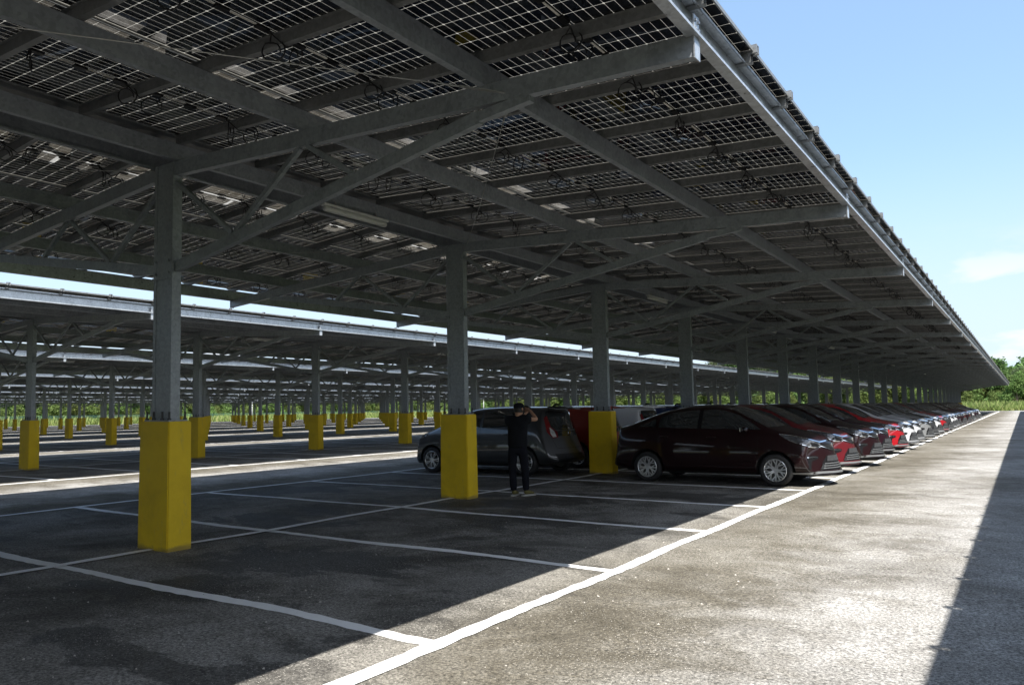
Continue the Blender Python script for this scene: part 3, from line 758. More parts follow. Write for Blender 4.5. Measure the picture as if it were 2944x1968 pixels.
# direction conventions: SIDE casts from +y side towards -y (right axis = +x); FRONT casts towards -x (right axis = ...)
SIDE = (0, 1, 0)       # travels +y, starts at y=-5: right axis = z x y = -x
def side(poly): return [(-x, z) for x, z in poly]
FRONT = (-1, 0, 0)     # right axis = z x (-x) = -y
REAR = (1, 0, 0)
DIAG = Vector((-1, 1, 0)).normalized()    # front-left corner on the -y side
def diag(poly3):
    right = Vector((0,0,1)).cross(DIAG).normalized(); return [(Vector(p).dot(right), p[2]) for p in poly3]
RD = Vector((1, 1, 0)).normalized()       # rear corner on the -y side
def rdg(poly3):
    right = Vector((0,0,1)).cross(RD).normalized(); return [(Vector(p).dot(right), p[2]) for p in poly3]
def wheel_meshes(R, rr, w, style):
    t = MB(); t.lathe([(rr-.004, -w/2+.012), (rr+.012, -w/2), (R-.035, -w/2-.004), (R-.010, -w/2+.014), (R, -w/2+.036), (R+.001, 0), (R, w/2-.036), (R-.010, w/2-.014), (R-.035, w/2+.004), (rr+.012, w/2), (rr-.004, w/2-.012)], 44)
    tyre = t.mesh('tyre', M['tyre'], smooth=True)
    r = MB(); y0 = -w/2+.004
    r.lathe([(rr-.030, y0+.10), (rr-.020, y0+.03), (rr-.016, y0+.006), (rr-.006, y0-.002), (rr+.003, y0+.004), (rr+.004, y0+.02)], 44)
    n = 10 if style == 0 else 8
    if style == 0:
        for k in range(5):
            a = 2*pi*k/5+pi/2
            for sg in (-1, 1):
                pol = lambda rad, an, dy: (rad*cos(an), y0+dy, rad*sin(an))
                r.bar(pol(.040, a+sg*.32, .020), pol(.110, a+sg*.16, .011), .026, .026, (0, 1, 0))
                r.bar(pol(.110, a+sg*.16, .011), pol(rr-.010, a+sg*.20, .004), .024, .022, (0, 1, 0))
                r.bar(pol(.098, a+sg*.18, .012), pol(rr-.010, a+sg*.56, .004), .020, .020, (0, 1, 0))
    else:
        for k in range(7):
            for sg in (-.13, .13):
                a = 2*pi*k/7+.2+sg
                r.bar((.045*cos(a), y0+.022, .045*sin(a)), ((rr-.012)*cos(a), y0+.004, (rr-.012)*sin(a)), .013, .018, (0, 1, 0))
    r.lathe([(0, y0+.006), (.028, y0+.006), (.032, y0+.012), (.058, y0+.016), (.060, y0+.03)], 20)
    rim = r.mesh('rim', M['rim'])
    d = MB(); d.lathe([(0, y0+.055), (.125, y0+.055), (.130, y0+.075), (0, y0+.075)], 28); d.lathe([(.13, y0+.10), (rr-.02, y0+.10)], 28)
    disc = d.mesh('brake_disc', M['hub'])
    return tyre, rim, disc
def add_wheels(root, axles, R, rr, w, yw, style):
    T_, R_, D_ = wheel_meshes(R, rr, w, style)
    for ax in axles:
        for s in (-1, 1):
            wo = bpy.data.objects.new('wheel', T_); COL.objects.link(wo); wo.parent = root; wo.location = (ax, s*yw, R); wo.rotation_euler = (0, random.uniform(0, 1), pi if s > 0 else 0)
            for nm, me in (('rim', R_), ('brake_disc', D_)):
                q = bpy.data.objects.new(nm, me); COL.objects.link(q); q.parent = wo
def mirror_part(root, s, x, y, z, paintm):
    m = MB(); m.v = []; ico = []
    pts = [(-.055, .0), (-.03, .055), (.03, .06), (.075, .035), (.085, -.02), (.05, -.055), (-.03, -.05)]
    a = MB()
    L = []
    for q, sc in ((0, .55), (.05, .92), (.12, 1.0), (.17, .85), (.195, .45)):
        L.append([(x+px_*sc*.9 + .02*q, s*(y+q), z+pz*sc) for px_, pz in pts])
    vs = [p for l in L for p in l]; n = len(pts); fs = []
    for i in range(len(L)-1):
        for k in range(n): fs.append((i*n+k, i*n+(k+1) % n, (i+1)*n+(k+1) % n, (i+1)*n+k))
    fs += [tuple(range(n)), tuple(range((len(L)-1)*n, len(L)*n))[::-1]]
    a.add(vs, fs); o = a.build('door_mirror', paintm, root, smooth=True)
    g = MB(); g.box(x-.060, x-.052, min(s*(y+.04), s*(y+.17)), max(s*(y+.04), s*(y+.17)), z-.035, z+.035); g.build('mirror_glass', M['chrome'], o)
    return o
def add_patch(root, nm, mb, m, parent=None):
    o = mb.build(nm, m, parent or root, smooth=True); return o
def split_sides(mb):
    n = len(mb.v)//2; f = len(mb.f)//2
    A = MB(); A.add(mb.v[:n], mb.f[:f]); B = MB(); B.add(mb.v[n:], [tuple(i-n for i in t) for t in mb.f[f:]]); return A, B
def both(root, nm, mb, m):
    A, B = split_sides(mb); return add_patch(root, nm, A, m), add_patch(root, nm, B, m)
PM = {k: m_paint('car_paint_'+k, c, me_, r_) for k, c, me_, r_ in (
    ('dark_maroon', (.0085, .0006, .0013), .0, .42), ('wine_red', (.085, .004, .007), .05, .33), ('bright_red', (.25, .004, .008), .0, .30),
    ('silver', (.44, .45, .47), .15, .36), ('dark_grey', (.035, .037, .040), .4, .33), ('plum', (.014, .003, .007), .1, .3),
    ('white', (.72, .73, .74), .0, .3), ('blue', (.012, .030, .11), .3, .3), ('orange_red', (.26, .022, .010), .2, .3), ('black', (.010, .010, .011), .2, .3), ('mid_grey', (.17, .175, .18), .2, .33))}
def emblem(root, bvh, z, x=3, dirv=FRONT, r=.045):
    d = Vector(dirv); hit, nr, *_ = bvh.ray_cast(Vector((0,0,z))-d*5, d)
    m = MB(); q = -d
    pts = [(r*.0, r*1.15), (r*.62, r*.85), (r*.92, r*.25), (r*.80, -r*.45), (r*.0, -r*1.2), (-r*.80, -r*.45), (-r*.92, r*.25), (-r*.62, r*.85)]
    vs = [(hit.x+q.x*.018, y, hit.z+z_) for y, z_ in pts] + [(hit.x+q.x*.002, y*1.1, hit.z+z_*1.1) for y, z_ in pts]
    n = len(pts); m.add(vs, [tuple(range(n))]+[(i, (i+1) % n, n+(i+1) % n, n+i) for i in range(n)]); 
    o = m.build('emblem', M['chrome'], root); return o

def make_sedan():
    st = [(-2.20, .20, .26, .30, .66, .80, .66, .75, .93, .60, 1.055, 1.085),
          (-2.10, .16, .20, .25, .72, .835, .68, .79, .98, .61, 1.09, 1.12),
          (-1.85, .03, .10, .21, .78, .856, .70, .815, 1.01, .63, 1.105, 1.14),
          (-1.50, 0, .0, .19, .79, .862, .72, .825, 1.03, .625, 1.20, 1.245),
          (-1.10, 0, .0, .18, .79, .864, .72, .825, 1.035, .60, 1.345, 1.395),
          (-.60, 0, .0, .18, .79, .864, .72, .820, 1.025, .575, 1.455, 1.515),
          (-.05, 0, .0, .18, .79, .864, .72, .820, 1.010, .575, 1.480, 1.548),
          (.42, 0, .0, .18, .79, .864, .72, .820, 1.000, .580, 1.445, 1.515),
          (.80, 0, .04, .18, .79, .864, .72, .820, .990, .610, 1.300, 1.370),
          (1.12, 0, .07, .18, .79, .864, .71, .818, .975, .655, 1.130, 1.190),
          (1.36, 0, .08, .19, .79, .864, .71, .812, .960, .690, 1.025, 1.065),
          (1.62, 0, .08, .20, .79, .862, .70, .795, .925, .640, .985, 1.010),
          (1.88, -.02, .10, .20, .77, .855, .67, .770, .865, .600, .925, .945),
          (2.06, -.10, .18, .18, .72, .835, .63, .730, .790, .560, .850, .870),
          (2.17, -.22, .30, .19, .66, .800, .60, .690, .715, .520, .775, .790),
          (2.205, -.30, .38, .22, .60, .770, .58, .660, .680, .480, .735, .750)]
    axles = (1.315, -1.24); wr = .298
    body, bvh = car_body(st, axles, wr, 'sedan_body')
    root = empty('sedan')
    b = bpy.data.objects.new('body', body); COL.objects.link(b); b.parent = root
    gl = M['glass']
    both(root, 'window', patch(bvh, side([(1.06, 1.045), (-.09, 1.06), (-.09, 1.42), (.10, 1.435), (.36, 1.40), (.62, 1.315), (.84, 1.19)]), SIDE), gl)
    both(root, 'window', patch(bvh, side([(-.17, 1.06), (-1.00, 1.085), (-.98, 1.285), (-.72, 1.375), (-.42, 1.42), (-.17, 1.425)]), SIDE), gl)
    both(root, 'window', patch(bvh, side([(-1.06, 1.09), (-1.44, 1.105), (-1.28, 1.175), (-1.06, 1.26)]), SIDE, step=.03), gl)
    both(root, 'pillar_trim', patch(bvh, side([(-.095, 1.055), (-.165, 1.055), (-.165, 1.425), (-.095, 1.425)]), SIDE, off=.003), M['black'])
    add_patch(root, 'windscreen', patch(bvh, [(-.66, 1.075), (-.3, 1.095), (.3, 1.095), (.66, 1.075), (.60, 1.28), (.50, 1.455), (.2, 1.487), (-.2, 1.487), (-.50, 1.455), (-.60, 1.28)], FRONT, mirror=False), gl)
    add_patch(root, 'rear_window', patch(bvh, [(-.60, 1.165), (.60, 1.165), (.52, 1.40), (.2, 1.45), (-.2, 1.45), (-.52, 1.40)], REAR, mirror=False), gl)
    hl = patch(bvh, diag([(1.42, -.80, .945), (1.60, -.80, .925), (1.85, -.74, .875), (2.02, -.58, .815), (2.08, -.48, .785), (2.10, -.46, .725), (2.02, -.62, .715), (1.92, -.74, .735), (1.72, -.82, .80), (1.55, -.84, .875)]), DIAG, off=.006, step=.035)
    h1, h2 = both(root, 'headlight', hl, M['lens'])
    for hh, s in ((h1, 1), (h2, -1)):
        k = seam(bvh, diag([(1.42, -.80, .952), (1.60, -.80, .935), (1.85, -.74, .885), (2.02, -.58, .825), (2.08, -.44, .795)]), DIAG, .016, .012)
        A, B = split_sides(k); (A if s == 1 else B).build('chrome_trim', M['chrome'], hh)
        k = seam(bvh, diag([(1.60, -.84, .850), (1.72, -.82, .795), (1.92, -.74, .730), (2.02, -.62, .712), (2.09, -.50, .720)]), DIAG, .011, .010)
        A, B = split_sides(k); (A if s == 1 else B).build('chrome_trim', M['chrome'], hh)
        k = patch(bvh, diag([(1.93, -.68, .80), (2.02, -.56, .785), (2.06, -.50, .755), (2.04, -.56, .735), (1.95, -.68, .755)]), DIAG, off=.011, step=.025)
        A, B = split_sides(k); (A if s == 1 else B).build('lamp_reflector', M['black'], hh)
    g = add_patch(root, 'grille', patch(bvh, [(-.44, .775), (0, .80), (.44, .775), (.42, .705), (.20, .665), (-.20, .665), (-.42, .705)], FRONT, off=.005, mirror=False, step=.035), M['black'])
    add_patch(root, 'grille_bar', seam(bvh, [(-.47, .800), (-.2, .815), (0, .818), (.2, .815), (.47, .800)], FRONT, .020, .012, mirror=False), M['chrome'], g)
    add_patch(root, 'grille_bar', seam(bvh, [(-.44, .735), (-.3, .695), (-.16, .655), (.16, .655), (.3, .695), (.44, .735)], FRONT, .014, .012, mirror=False), M['chrome'], g)
    for zz in (.69, .715, .74): add_patch(root, 'grille_slat', seam(bvh, [(-.38+abs(.74-zz), zz), (.38-abs(.74-zz), zz)], FRONT, .006, .009, mirror=False), M['plastic_grey'], g)
    emblem(root, bvh, .735)
    it = add_patch(root, 'lower_intake', patch(bvh, [(-.36, .555), (.36, .555), (.50, .44), (.58, .30), (-.58, .30), (-.50, .44)], FRONT, off=.004, mirror=False, step=.04), M['black'])
    add_patch(root, 'plate_holder', patch(bvh, [(-.34, .555), (.34, .555), (.40, .455), (-.40, .455)], FRONT, off=.013, mirror=False, step=.04), M['plastic_grey'], it)
    for zz, hw in ((.415, .47), (.375, .50), (.335, .52)): add_patch(root, 'intake_slat', seam(bvh, [(-hw, zz), (hw, zz)], FRONT, .012, .014, mirror=False), M['silver_trim'], it)
    both(root, 'corner_trim', patch(bvh, diag([(2.10, -.53, .41), (2.115, -.47, .40), (2.115, -.47, .315), (2.07, -.62, .305)]), DIAG, off=.012, step=.025), M['chrome'])
    fg = both(root, 'fog_lamp_bezel', patch(bvh, diag([(1.90, -.80, .56), (2.02, -.66, .565), (2.07, -.58, .545), (2.05, -.60, .50), (1.97, -.71, .47), (1.93, -.76, .33), (1.88, -.80, .32), (1.91, -.79, .46)]), DIAG, off=.005, step=.03), M['black'])
    for i_, hh in enumerate(fg):
        k = seam(bvh, diag([(1.90, -.80, .533), (1.98, -.71, .537), (2.05, -.61, .532)]), DIAG, .026, .014)
        split_sides(k)[i_].build('running_light', M['chrome'], hh)
    sp = seam(bvh, [(-.78, .262), (-.5, .262), (0, .255), (.5, .262), (.78, .262)], FRONT, .036, .018, mirror=False); add_patch(root, 'bumper_lip', sp, M['silver_trim'])
    both(root, 'tail_light', patch(bvh, rdg([(-1.92, -.76, .90), (-2.02, -.66, .95), (-2.08, -.45, .96), (-2.12, -.42, .84), (-2.10, -.62, .80), (-1.95, -.78, .82)]), RD, off=.006, step=.035), M['red_lens'])
    add_patch(root, 'rear_bumper_trim', patch(bvh, [(-.62, .42), (.62, .42), (.55, .30), (-.55, .30)], REAR, off=.005, mirror=False, step=.05), M['black'])
    hs = MB()
    for x in (.12, -.86):
        for s in (-1, 1):
            hit, nr, *_ = bvh.ray_cast(Vector((x, s*5, .90)), Vector((0, -s, 0)))
            m = MB(); m.tube([(x-.09, hit.y+s*.004, .90), (x-.075, hit.y+s*.03, .903), (x+.075, hit.y+s*.03, .903), (x+.09, hit.y+s*.004, .90)], .012, 8); m.build('door_handle', None or M['PAINT'], root, smooth=True)
    for line in ([(1.02, .95), (1.00, .5), (.90, .27)], [(-.13, 1.05), (-.12, .5), (-.16, .27)], [(-1.02, 1.07), (-.98, .75), (-.86, .62)], [(.90, .265), (-.84, .265)]):
        A, B = split_sides(seam(bvh, side(line), SIDE)); A.build('door_seam', M['under'], root); B.build('door_seam', M['under'], root)
    A, B = split_sides(seam(bvh, side([(1.30, .66), (.9, .70), (.2, .735), (-.6, .76), (-1.4, .79)]), SIDE, .010, .006)); A.build('crease_strip', M['PAINT'], root); B.build('crease_strip', M['PAINT'], root)
    for s in (-1, 1): mirror_part(root, s, .80, .845, 1.045, M['PAINT'])
    m = MB(); m.tube([(-.86, 0, 1.475), (-.93, 0, 1.485), (-1.00, 0, 1.475), (-1.02, 0, 1.42)], [.008, .020, .016, .018], 8); m.build('roof_antenna', M['black'], root, smooth=True)
    for s in (-1, 1):
        m = MB(); m.tube([(1.24, s*.12-.1, 1.118), (1.14, s*.12+.20, 1.185), (1.12, s*.12+.34, 1.195)], .008, 5); m.build('wiper', M['black'], root)
    add_wheels(root, axles, wr, .208, .19, .765, 0)
    return root

def make_hatch():
    st = [(-2.20, .40, .26, .34, .62, .79, .70, .755, .96, .60, 1.36, 1.41),
          (-2.08, .34, .16, .28, .70, .83, .73, .795, 1.01, .62, 1.43, 1.48),
          (-1.80, .10, .06, .23, .78, .855, .76, .825, 1.05, .635, 1.495, 1.545),
          (-1.30, 0, 0, .20, .79, .862, .76, .828, 1.06, .63, 1.515, 1.572),
          (-.60, 0, 0, .19, .79, .864, .76, .825, 1.04, .625, 1.525, 1.585),
          (0.0, 0, 0, .19, .79, .864, .75, .823, 1.02, .62, 1.515, 1.580),
          (.42, 0, 0, .19, .79, .864, .74, .820, 1.01, .62, 1.470, 1.540),
          (.82, 0, .03, .19, .79, .864, .73, .820, 1.00, .64, 1.330, 1.400),
          (1.16, 0, .06, .19, .79, .864, .72, .818, .99, .675, 1.16, 1.215),
          (1.42, 0, .08, .20, .79, .862, .72, .810, .97, .690, 1.05, 1.085),
          (1.68, 0, .09, .20, .78, .860, .71, .790, .93, .64, .99, 1.015),
          (1.90, -.02, .12, .20, .76, .850, .68, .765, .865, .60, .925, .945),
          (2.06, -.10, .20, .19, .71, .830, .64, .725, .79, .56, .85, .87),
          (2.16, -.25, .32, .22, .64, .79, .60, .68, .71, .50, .77, .785)]
    axles = (1.37, -1.33); wr = .308
    body, bvh = car_body(st, axles, wr, 'hatchback_body')
    root = empty('hatchback'); gl = M['glass']
    b = bpy.data.objects.new('body', body); COL.objects.link(b); b.parent = root
    both(root, 'window', patch(bvh, side([(1.10, 1.07), (-.05, 1.08), (-.05, 1.45), (.10, 1.465), (.40, 1.42), (.66, 1.33), (.88, 1.21)]), SIDE), gl)
    both(root, 'window', patch(bvh, side([(-.13, 1.08), (-.98, 1.11), (-.98, 1.45), (-.55, 1.468), (-.13, 1.46)]), SIDE), gl)
    add_patch(root, 'windscreen', patch(bvh, [(-.66, 1.10), (-.3, 1.12), (.3, 1.12), (.66, 1.10), (.62, 1.30), (.54, 1.475), (.2, 1.51), (-.2, 1.51), (-.54, 1.475), (-.62, 1.30)], FRONT, mirror=False), gl)
    add_patch(root, 'rear_window', patch(bvh, [(-.64, 1.06), (-.3, 1.02), (.3, 1.02), (.64, 1.06), (.60, 1.32), (.54, 1.41), (-.54, 1.41), (-.60, 1.32)], REAR, off=.006, mirror=False), gl)
    add_patch(root, 'tailgate_trim', patch(bvh, [(-.52, 1.00), (.52, 1.00), (.46, .885), (-.46, .885)], REAR, off=.007, mirror=False), M['glass'])
    add_patch(root, 'headlight', patch(bvh, diag([(1.50, -.80, .95), (1.85, -.74, .885), (2.04, -.52, .80), (2.05, -.52, .72), (1.92, -.74, .74), (1.60, -.83, .87)]), DIAG, off=.006, step=.035), M['lens'])
    add_patch(root, 'grille', patch(bvh, [(-.44, .765), (.44, .765), (.40, .69), (-.40, .69)], FRONT, off=.005, mirror=False), M['black'])
    add_patch(root, 'lower_intake', patch(bvh, [(-.40, .54), (.40, .54), (.56, .31), (-.56, .31)], FRONT, off=.004, mirror=False), M['black'])
    T1, T2 = both(root, 'tail_light', patch(bvh, rdg([(-1.86, -.76, 1.30), (-1.90, -.68, 1.34), (-1.94, -.62, 1.10), (-2.04, -.50, .98), (-2.07, -.52, .86), (-2.02, -.66, .84), (-1.92, -.76, .98)]), RD, off=.008, step=.03), M['red_lens'])
    for i_, hh in enumerate((T1, T2)):
        k = patch(bvh, rdg([(-1.97, -.70, 1.08), (-2.02, -.60, 1.00), (-2.05, -.56, .87), (-2.02, -.66, .86), (-1.99, -.71, .95)]), RD, off=.013, step=.03)
        split_sides(k)[i_].build('reversing_lamp', M['clear_lens'], hh)
    add_patch(root, 'rear_bumper_trim', patch(bvh, [(-.66, .50), (.66, .50), (.60, .33), (-.60, .33)], REAR, off=.006, mirror=False), M['black'])
    m = MB(); m.add([(-1.80, -.56, 1.555), (-2.08, -.50, 1.500), (-2.12, 0, 1.515), (-2.08, .50, 1.500), (-1.80, .56, 1.555), (-1.80, 0, 1.57),
                     (-1.80, -.56, 1.50), (-2.06, -.50, 1.475), (-2.10, 0, 1.49), (-2.06, .50, 1.475), (-1.80, .56, 1.50), (-1.80, 0, 1.51)],
                    [(0,1,2,5),(5,2,3,4),(6,11,8,7),(11,10,9,8),(0,6,7,1),(1,7,8,2),(2,8,9,3),(3,9,10,4)]); m.build('spoiler', M['PAINT'], root, smooth=True)
    for x in (.16, -.82):
        for s in (-1, 1):
            hit, nr, *_ = bvh.ray_cast(Vector((x, s*5, .93)), Vector((0, -s, 0)))
            m = MB(); m.tube([(x-.09, hit.y+s*.004, .93), (x-.075, hit.y+s*.03, .933), (x+.075, hit.y+s*.03, .933), (x+.09, hit.y+s*.004, .93)], .012, 8); m.build('door_handle', M['PAINT'], root, smooth=True)
    for line in ([(1.04, .98), (1.02, .5), (.95, .28)], [(-.09, 1.07), (-.08, .5), (-.12, .28)], [(-1.02, 1.10), (-.98, .80), (-.92, .68)], [(.95, .275), (-.92, .275)]):
        A, B = split_sides(seam(bvh, side(line), SIDE)); A.build('door_seam', M['under'], root); B.build('door_seam', M['under'], root)
    add_patch(root, 'tailgate_seam', seam(bvh, [(-.60, 1.40), (-.66, 1.1), (-.60, .80), (-.56, .62), (.56, .62), (.60, .80), (.66, 1.1), (.60, 1.40)], REAR, .008, .003, mirror=False), M['under'])
    for s in (-1, 1): mirror_part(root, s, .84, .845, 1.06, M['PAINT'])
    m = MB(); m.tube([(-1.60, 0, 1.56), (-1.68, 0, 1.60), (-1.77, 0, 1.60), (-1.80, 0, 1.53)], [.012, .030, .026, .03], 8); m.build('roof_antenna', M['black'], root, smooth=True)
    m = MB(); m.tube([(-2.03, .0, 1.10), (-2.02, .32, 1.16)], .008, 5); m.build('wiper', M['black'], root)
    emblem(root, bvh, .95, dirv=REAR, r=.040)
    add_wheels(root, axles, wr, .215, .19, .765, 1)
    return root
M['PAINT'] = M['under']            # slot repainted per car below
PAINTED = ('body', 'door_handle', 'door_mirror', 'crease_strip', 'spoiler')
def base_name(n): return n.rsplit('.', 1)[0] if n[-3:].isdigit() else n
def paint_tree(o, m):
    for c in ([o] if o.type == 'MESH' else []) + KIDS(o):
        if c.type == 'MESH' and base_name(c.name) in PAINTED:
            c.material_slots[0].link = 'OBJECT'; c.material_slots[0].material = m
def KIDS(o):
    return [c for c in o.children_recursive] if False else list(o.children)
sedan0 = make_sedan(); hatch0 = make_hatch()
km = kidmap(); SED = snapshot(sedan0, km); HAT = snapshot(hatch0, km)
def place_car(i, obj, x, y, rz, colour, label, group, cat):
    gx_, gy_ = math.atan(GX), math.atan(GY)
    obj.location = (x, y, G(x, y)); obj.rotation_euler = (gy_ if rz == 0 else -gy_, -gx_ if rz == 0 else gx_, rz+(random.uniform(-.022, .022) if label.find('nearest') < 0 else 0))
    tag(obj, label, cat, group)
    for c in NEWKIDS[obj.name]:
        if base_name(c.name) in PAINTED:
            c.material_slots[0].link = 'OBJECT'; c.material_slots[0].material = PM[colour]
NEWKIDS = {}
SC = ['dark_maroon', 'wine_red', 'dark_maroon', 'plum', 'bright_red', 'silver', 'silver', 'mid_grey', 'dark_grey', 'silver', 'bright_red', 'dark_grey', 'silver',
      'silver', 'plum', 'dark_maroon', 'wine_red', 'dark_maroon', 'bright_red', 'dark_grey', 'silver', 'plum', 'dark_maroon', 'silver']
WORD = dict(dark_maroon='very dark maroon', wine_red='wine red', plum='dark plum', bright_red='bright red', silver='silver', mid_grey='grey', dark_grey='dark grey', white='white', blue='dark blue', orange_red='rusty red', black='black')
snaps = []
for i, c in enumerate(SC):
    o = sedan0 if i == 0 else copy_tree(SED); snaps.append((o, c))
HC = ['dark_grey', 'orange_red', 'white', 'blue', 'black', 'silver', 'dark_grey', 'black', 'white', 'dark_grey', 'wine_red', 'silver', 'black', 'dark_grey']
hs_ = [(hatch0 if i == 0 else copy_tree(HAT), c) for i, c in enumerate(HC)]
km = kidmap()
for o, c in snaps+hs_: NEWKIDS[o.name] = km[o.name]
for i, (o, c) in enumerate(snaps):
    lab = '%s sedan parked nose out, %s in line from the camera' % (WORD[c], ORD[i])
    if i == 0: lab = 'nearest sedan, very dark maroon, seen side on with bright alloy wheels'
    if i == 4: lab = 'bright red sedan between a plum and a silver sedan, fifth in the line'
    place_car(i, o, -5.18+random.uniform(-.10, .06)*(i > 0), YB+BAY*(4.5+i), 0, c, lab, 'sedans parked nose out along the white edge line', 'car')
for i, (o, c) in enumerate(hs_):
    lab = '%s hatchback parked tail to tail behind the sedans, %s from the camera' % (WORD[c], ORD[i])
    if i == 0: lab = 'dark grey hatchback standing behind the man, rear window towards him'
    if i == 1: lab = 'rusty red hatchback just beyond the dark grey one'
    place_car(i, o, -10.74+random.uniform(-.08, .08)*(i > 0), YB+BAY*(4.5+i)-.05, pi, c, lab, 'hatchbacks parked behind the sedans', 'car')

# ------------------------------------------------------------------ the man taking a picture
def skin_mesh(name, verts, edges, radii, m, levels=2, root=0):
    me = bpy.data.meshes.new(name); me.from_pydata([Vector(v) for v in verts], edges, []); 
    o = bpy.data.objects.new('tmp', me); COL.objects.link(o)
    sk = o.modifiers.new('skin', 'SKIN'); sk.use_smooth_shade = True
    lay = me.skin_vertices[0].data if len(me.skin_vertices) else None
    if lay is None:
        bm = bmesh.new(); bm.from_mesh(me); bm.verts.layers.skin.verify(); bm.to_mesh(me); bm.free(); lay = me.skin_vertices[0].data
    for i, r in enumerate(radii):
        lay[i].radius = (r, r) if not isinstance(r, tuple) else r
        lay[i].use_root = (i == root)
    su = o.modifiers.new('sub', 'SUBSURF'); su.levels = levels; su.render_levels = levels
    dg = bpy.context.evaluated_depsgraph_get(); dg.update()
    res = bpy.data.meshes.new_from_object(o.evaluated_get(dg)); bpy.data.objects.remove(o)
    res.name = name; res.materials.clear(); res.materials.append(m)
    res.polygons.foreach_set('use_smooth', [True]*len(res.polygons)); return res
def put(name, me, parent):
    o = bpy.data.objects.new(name, me); COL.objects.link(o); o.parent = parent; return o
# local frame: he faces +y, +x is his right-hand side seen from behind
mx_, my_ = -7.36, 10.95
man = empty('person', (mx_, my_, G(mx_, my_)), (0, 0, radians(22)))
tag(man, 'man in black cap and T-shirt seen from behind, holding a camera to his eye', 'person')
J = dict(pel=(0, 0, .87), waist=(.0, .005, 1.00), chest=(.005, .005, 1.19), neck=(.015, -.01, 1.365), headb=(.025, .01, 1.43), head=(.03, .02, 1.50), headt=(.03, .01, 1.565),
         hr=(.088, 0, .83), kr=(.125, .045, .46), ar=(.135, .0, .085), tr=(.185, .17, .035),
         hl=(-.088, 0, .83), kl=(-.105, .005, .45), al=(-.075, -.03, .085), tl=(-.05, .13, .035),
         sr=(.165, .0, 1.33), er=(.335, .10, 1.315), wr=(.185, .255, 1.475), sl=(-.155, .0, 1.32), el_=(-.11, .22, 1.18), wl=(.075, .305, 1.40))
names_ = list(J); idx = {n: i for i, n in enumerate(names_)}
E_ = [('pel','waist'),('waist','chest'),('chest','neck'),('neck','headb'),('headb','head'),('head','headt'),('pel','hr'),('hr','kr'),('kr','ar'),('ar','tr'),('pel','hl'),('hl','kl'),('kl','al'),('al','tl'),
      ('chest','sr'),('sr','er'),('er','wr'),('chest','sl'),('sl','el_'),('el_','wl')]
Rr = dict(pel=.105, waist=.095, chest=.100, neck=.052, headb=.066, head=.088, headt=.072, hr=.075, kr=.052, ar=.036, tr=.03, hl=.075, kl=.052, al=.036, tl=.03,
          sr=.050, er=.036, wr=.024, sl=.050, el_=.036, wl=.024)
vv = [J[n] for n in names_]; ee = [(idx[a], idx[b]) for a, b in E_]; rr_ = [Rr[n] for n in names_]
def hand(w, f, side, curl):
    # palm then five fingers closing round the camera body, added to the same skeleton
    w = Vector(w); f = Vector(f).normalized(); up = Vector((0, 0, 1)); a = f.cross(up).normalized()
    pi_ = len(vv); vv.append(tuple(w+f*.055)); rr_.append(.026); ee.append((idx['wr' if side > 0 else 'wl'], pi_))
    for q in range(4):
        o = (q-1.5)*.019; L = (.034, .040, .037, .029)[q]
        b = w+f*.085+up*o; c = b+f*L+Vector(curl)*.014; d = c+Vector(curl)*L*.8
        n0 = len(vv); vv.extend([tuple(b), tuple(c), tuple(d)]); rr_.extend([.0105, .0092, .0078]); ee.extend([(pi_, n0), (n0, n0+1), (n0+1, n0+2)])
    n0 = len(vv); b = w+f*.04+up*.032+Vector(curl)*.012; c = b+f*.028+Vector(curl)*.022
    vv.extend([tuple(b), tuple(c)]); rr_.extend([.011, .009]); ee.extend([(pi_, n0), (n0, n0+1)])
hand(J['wr'], (-.75, .45, .15), 1, (-.5, -.3, 0)); hand(J['wl'], (.25, .75, .5), -1, (.6, -.1, .2))
body = put('body', skin_mesh('body', vv, ee, rr_, M['skin']), man)
# face: nose, ears, eyes and brows on the head (it looks forward and a little down to his right)
hd = empty('face', (.03, .02, 1.50)); hd.parent = man; hd.rotation_euler = (radians(-4), 0, radians(-28))
m = MB(); m.lathe([(0, -.115), (.055, -.100), (.078, -.05), (.083, 0), (.080, .05), (.062, .085), (.0, .10)], 20, 'z', (0, .005, 0)); 
o_ = m.build('head', M['skin'], hd, smooth=True)
m = MB(); m.tube([(0, .080, .012), (0, .098, -.018), (0, .104, -.034), (0, .088, -.042)], [.007, .011, .014, .006], 8); m.build('nose', M['skin'], hd, smooth=True)
for s in (-1, 1):
    m = MB(); m.tube([(s*.080, -.005, .025), (s*.094, -.018, .020), (s*.095, -.018, -.010), (s*.083, -.002, -.030)], [.008, .012, .012, .006], 8); m.build('ear', M['skin'], hd, smooth=True)
    m = MB(); m.lathe([(0, -.010), (.009, -.006), (.012, 0), (.009, .006), (0, .010)], 10, 'z', (s*.031, .074, .006)); m.build('eye', M['hair'], hd, smooth=True)
m = MB(); m.tube([(-.022, .079, -.062), (0, .085, -.063), (.022, .079, -.062)], .005, 6); m.build('mouth', M['shoe'], hd, smooth=True)
m = MB(); m.lathe([(.080, -.055), (.088, -.02), (.090, .03), (.088, .05)], 24, 'z', (0, -.004, 0), a0=radians(150), a1=radians(390)); m.build('hair', M['hair'], hd, smooth=True)
m = MB(); m.lathe([(.093, .018), (.094, .05), (.090, .078), (.070, .104), (.035, .117), (0, .120)], 28, 'z', (0, -.002, 0))
n_ = 12; br = []
for k in range(n_+1):
    a = pi*.14+pi*.72*k/n_; br += [(.092*cos(a), .092*sin(a), .026), (.080*cos(a), .088*sin(a)+.075*max(0.0, sin((a-pi*.14)/.72))**.8, .012)]
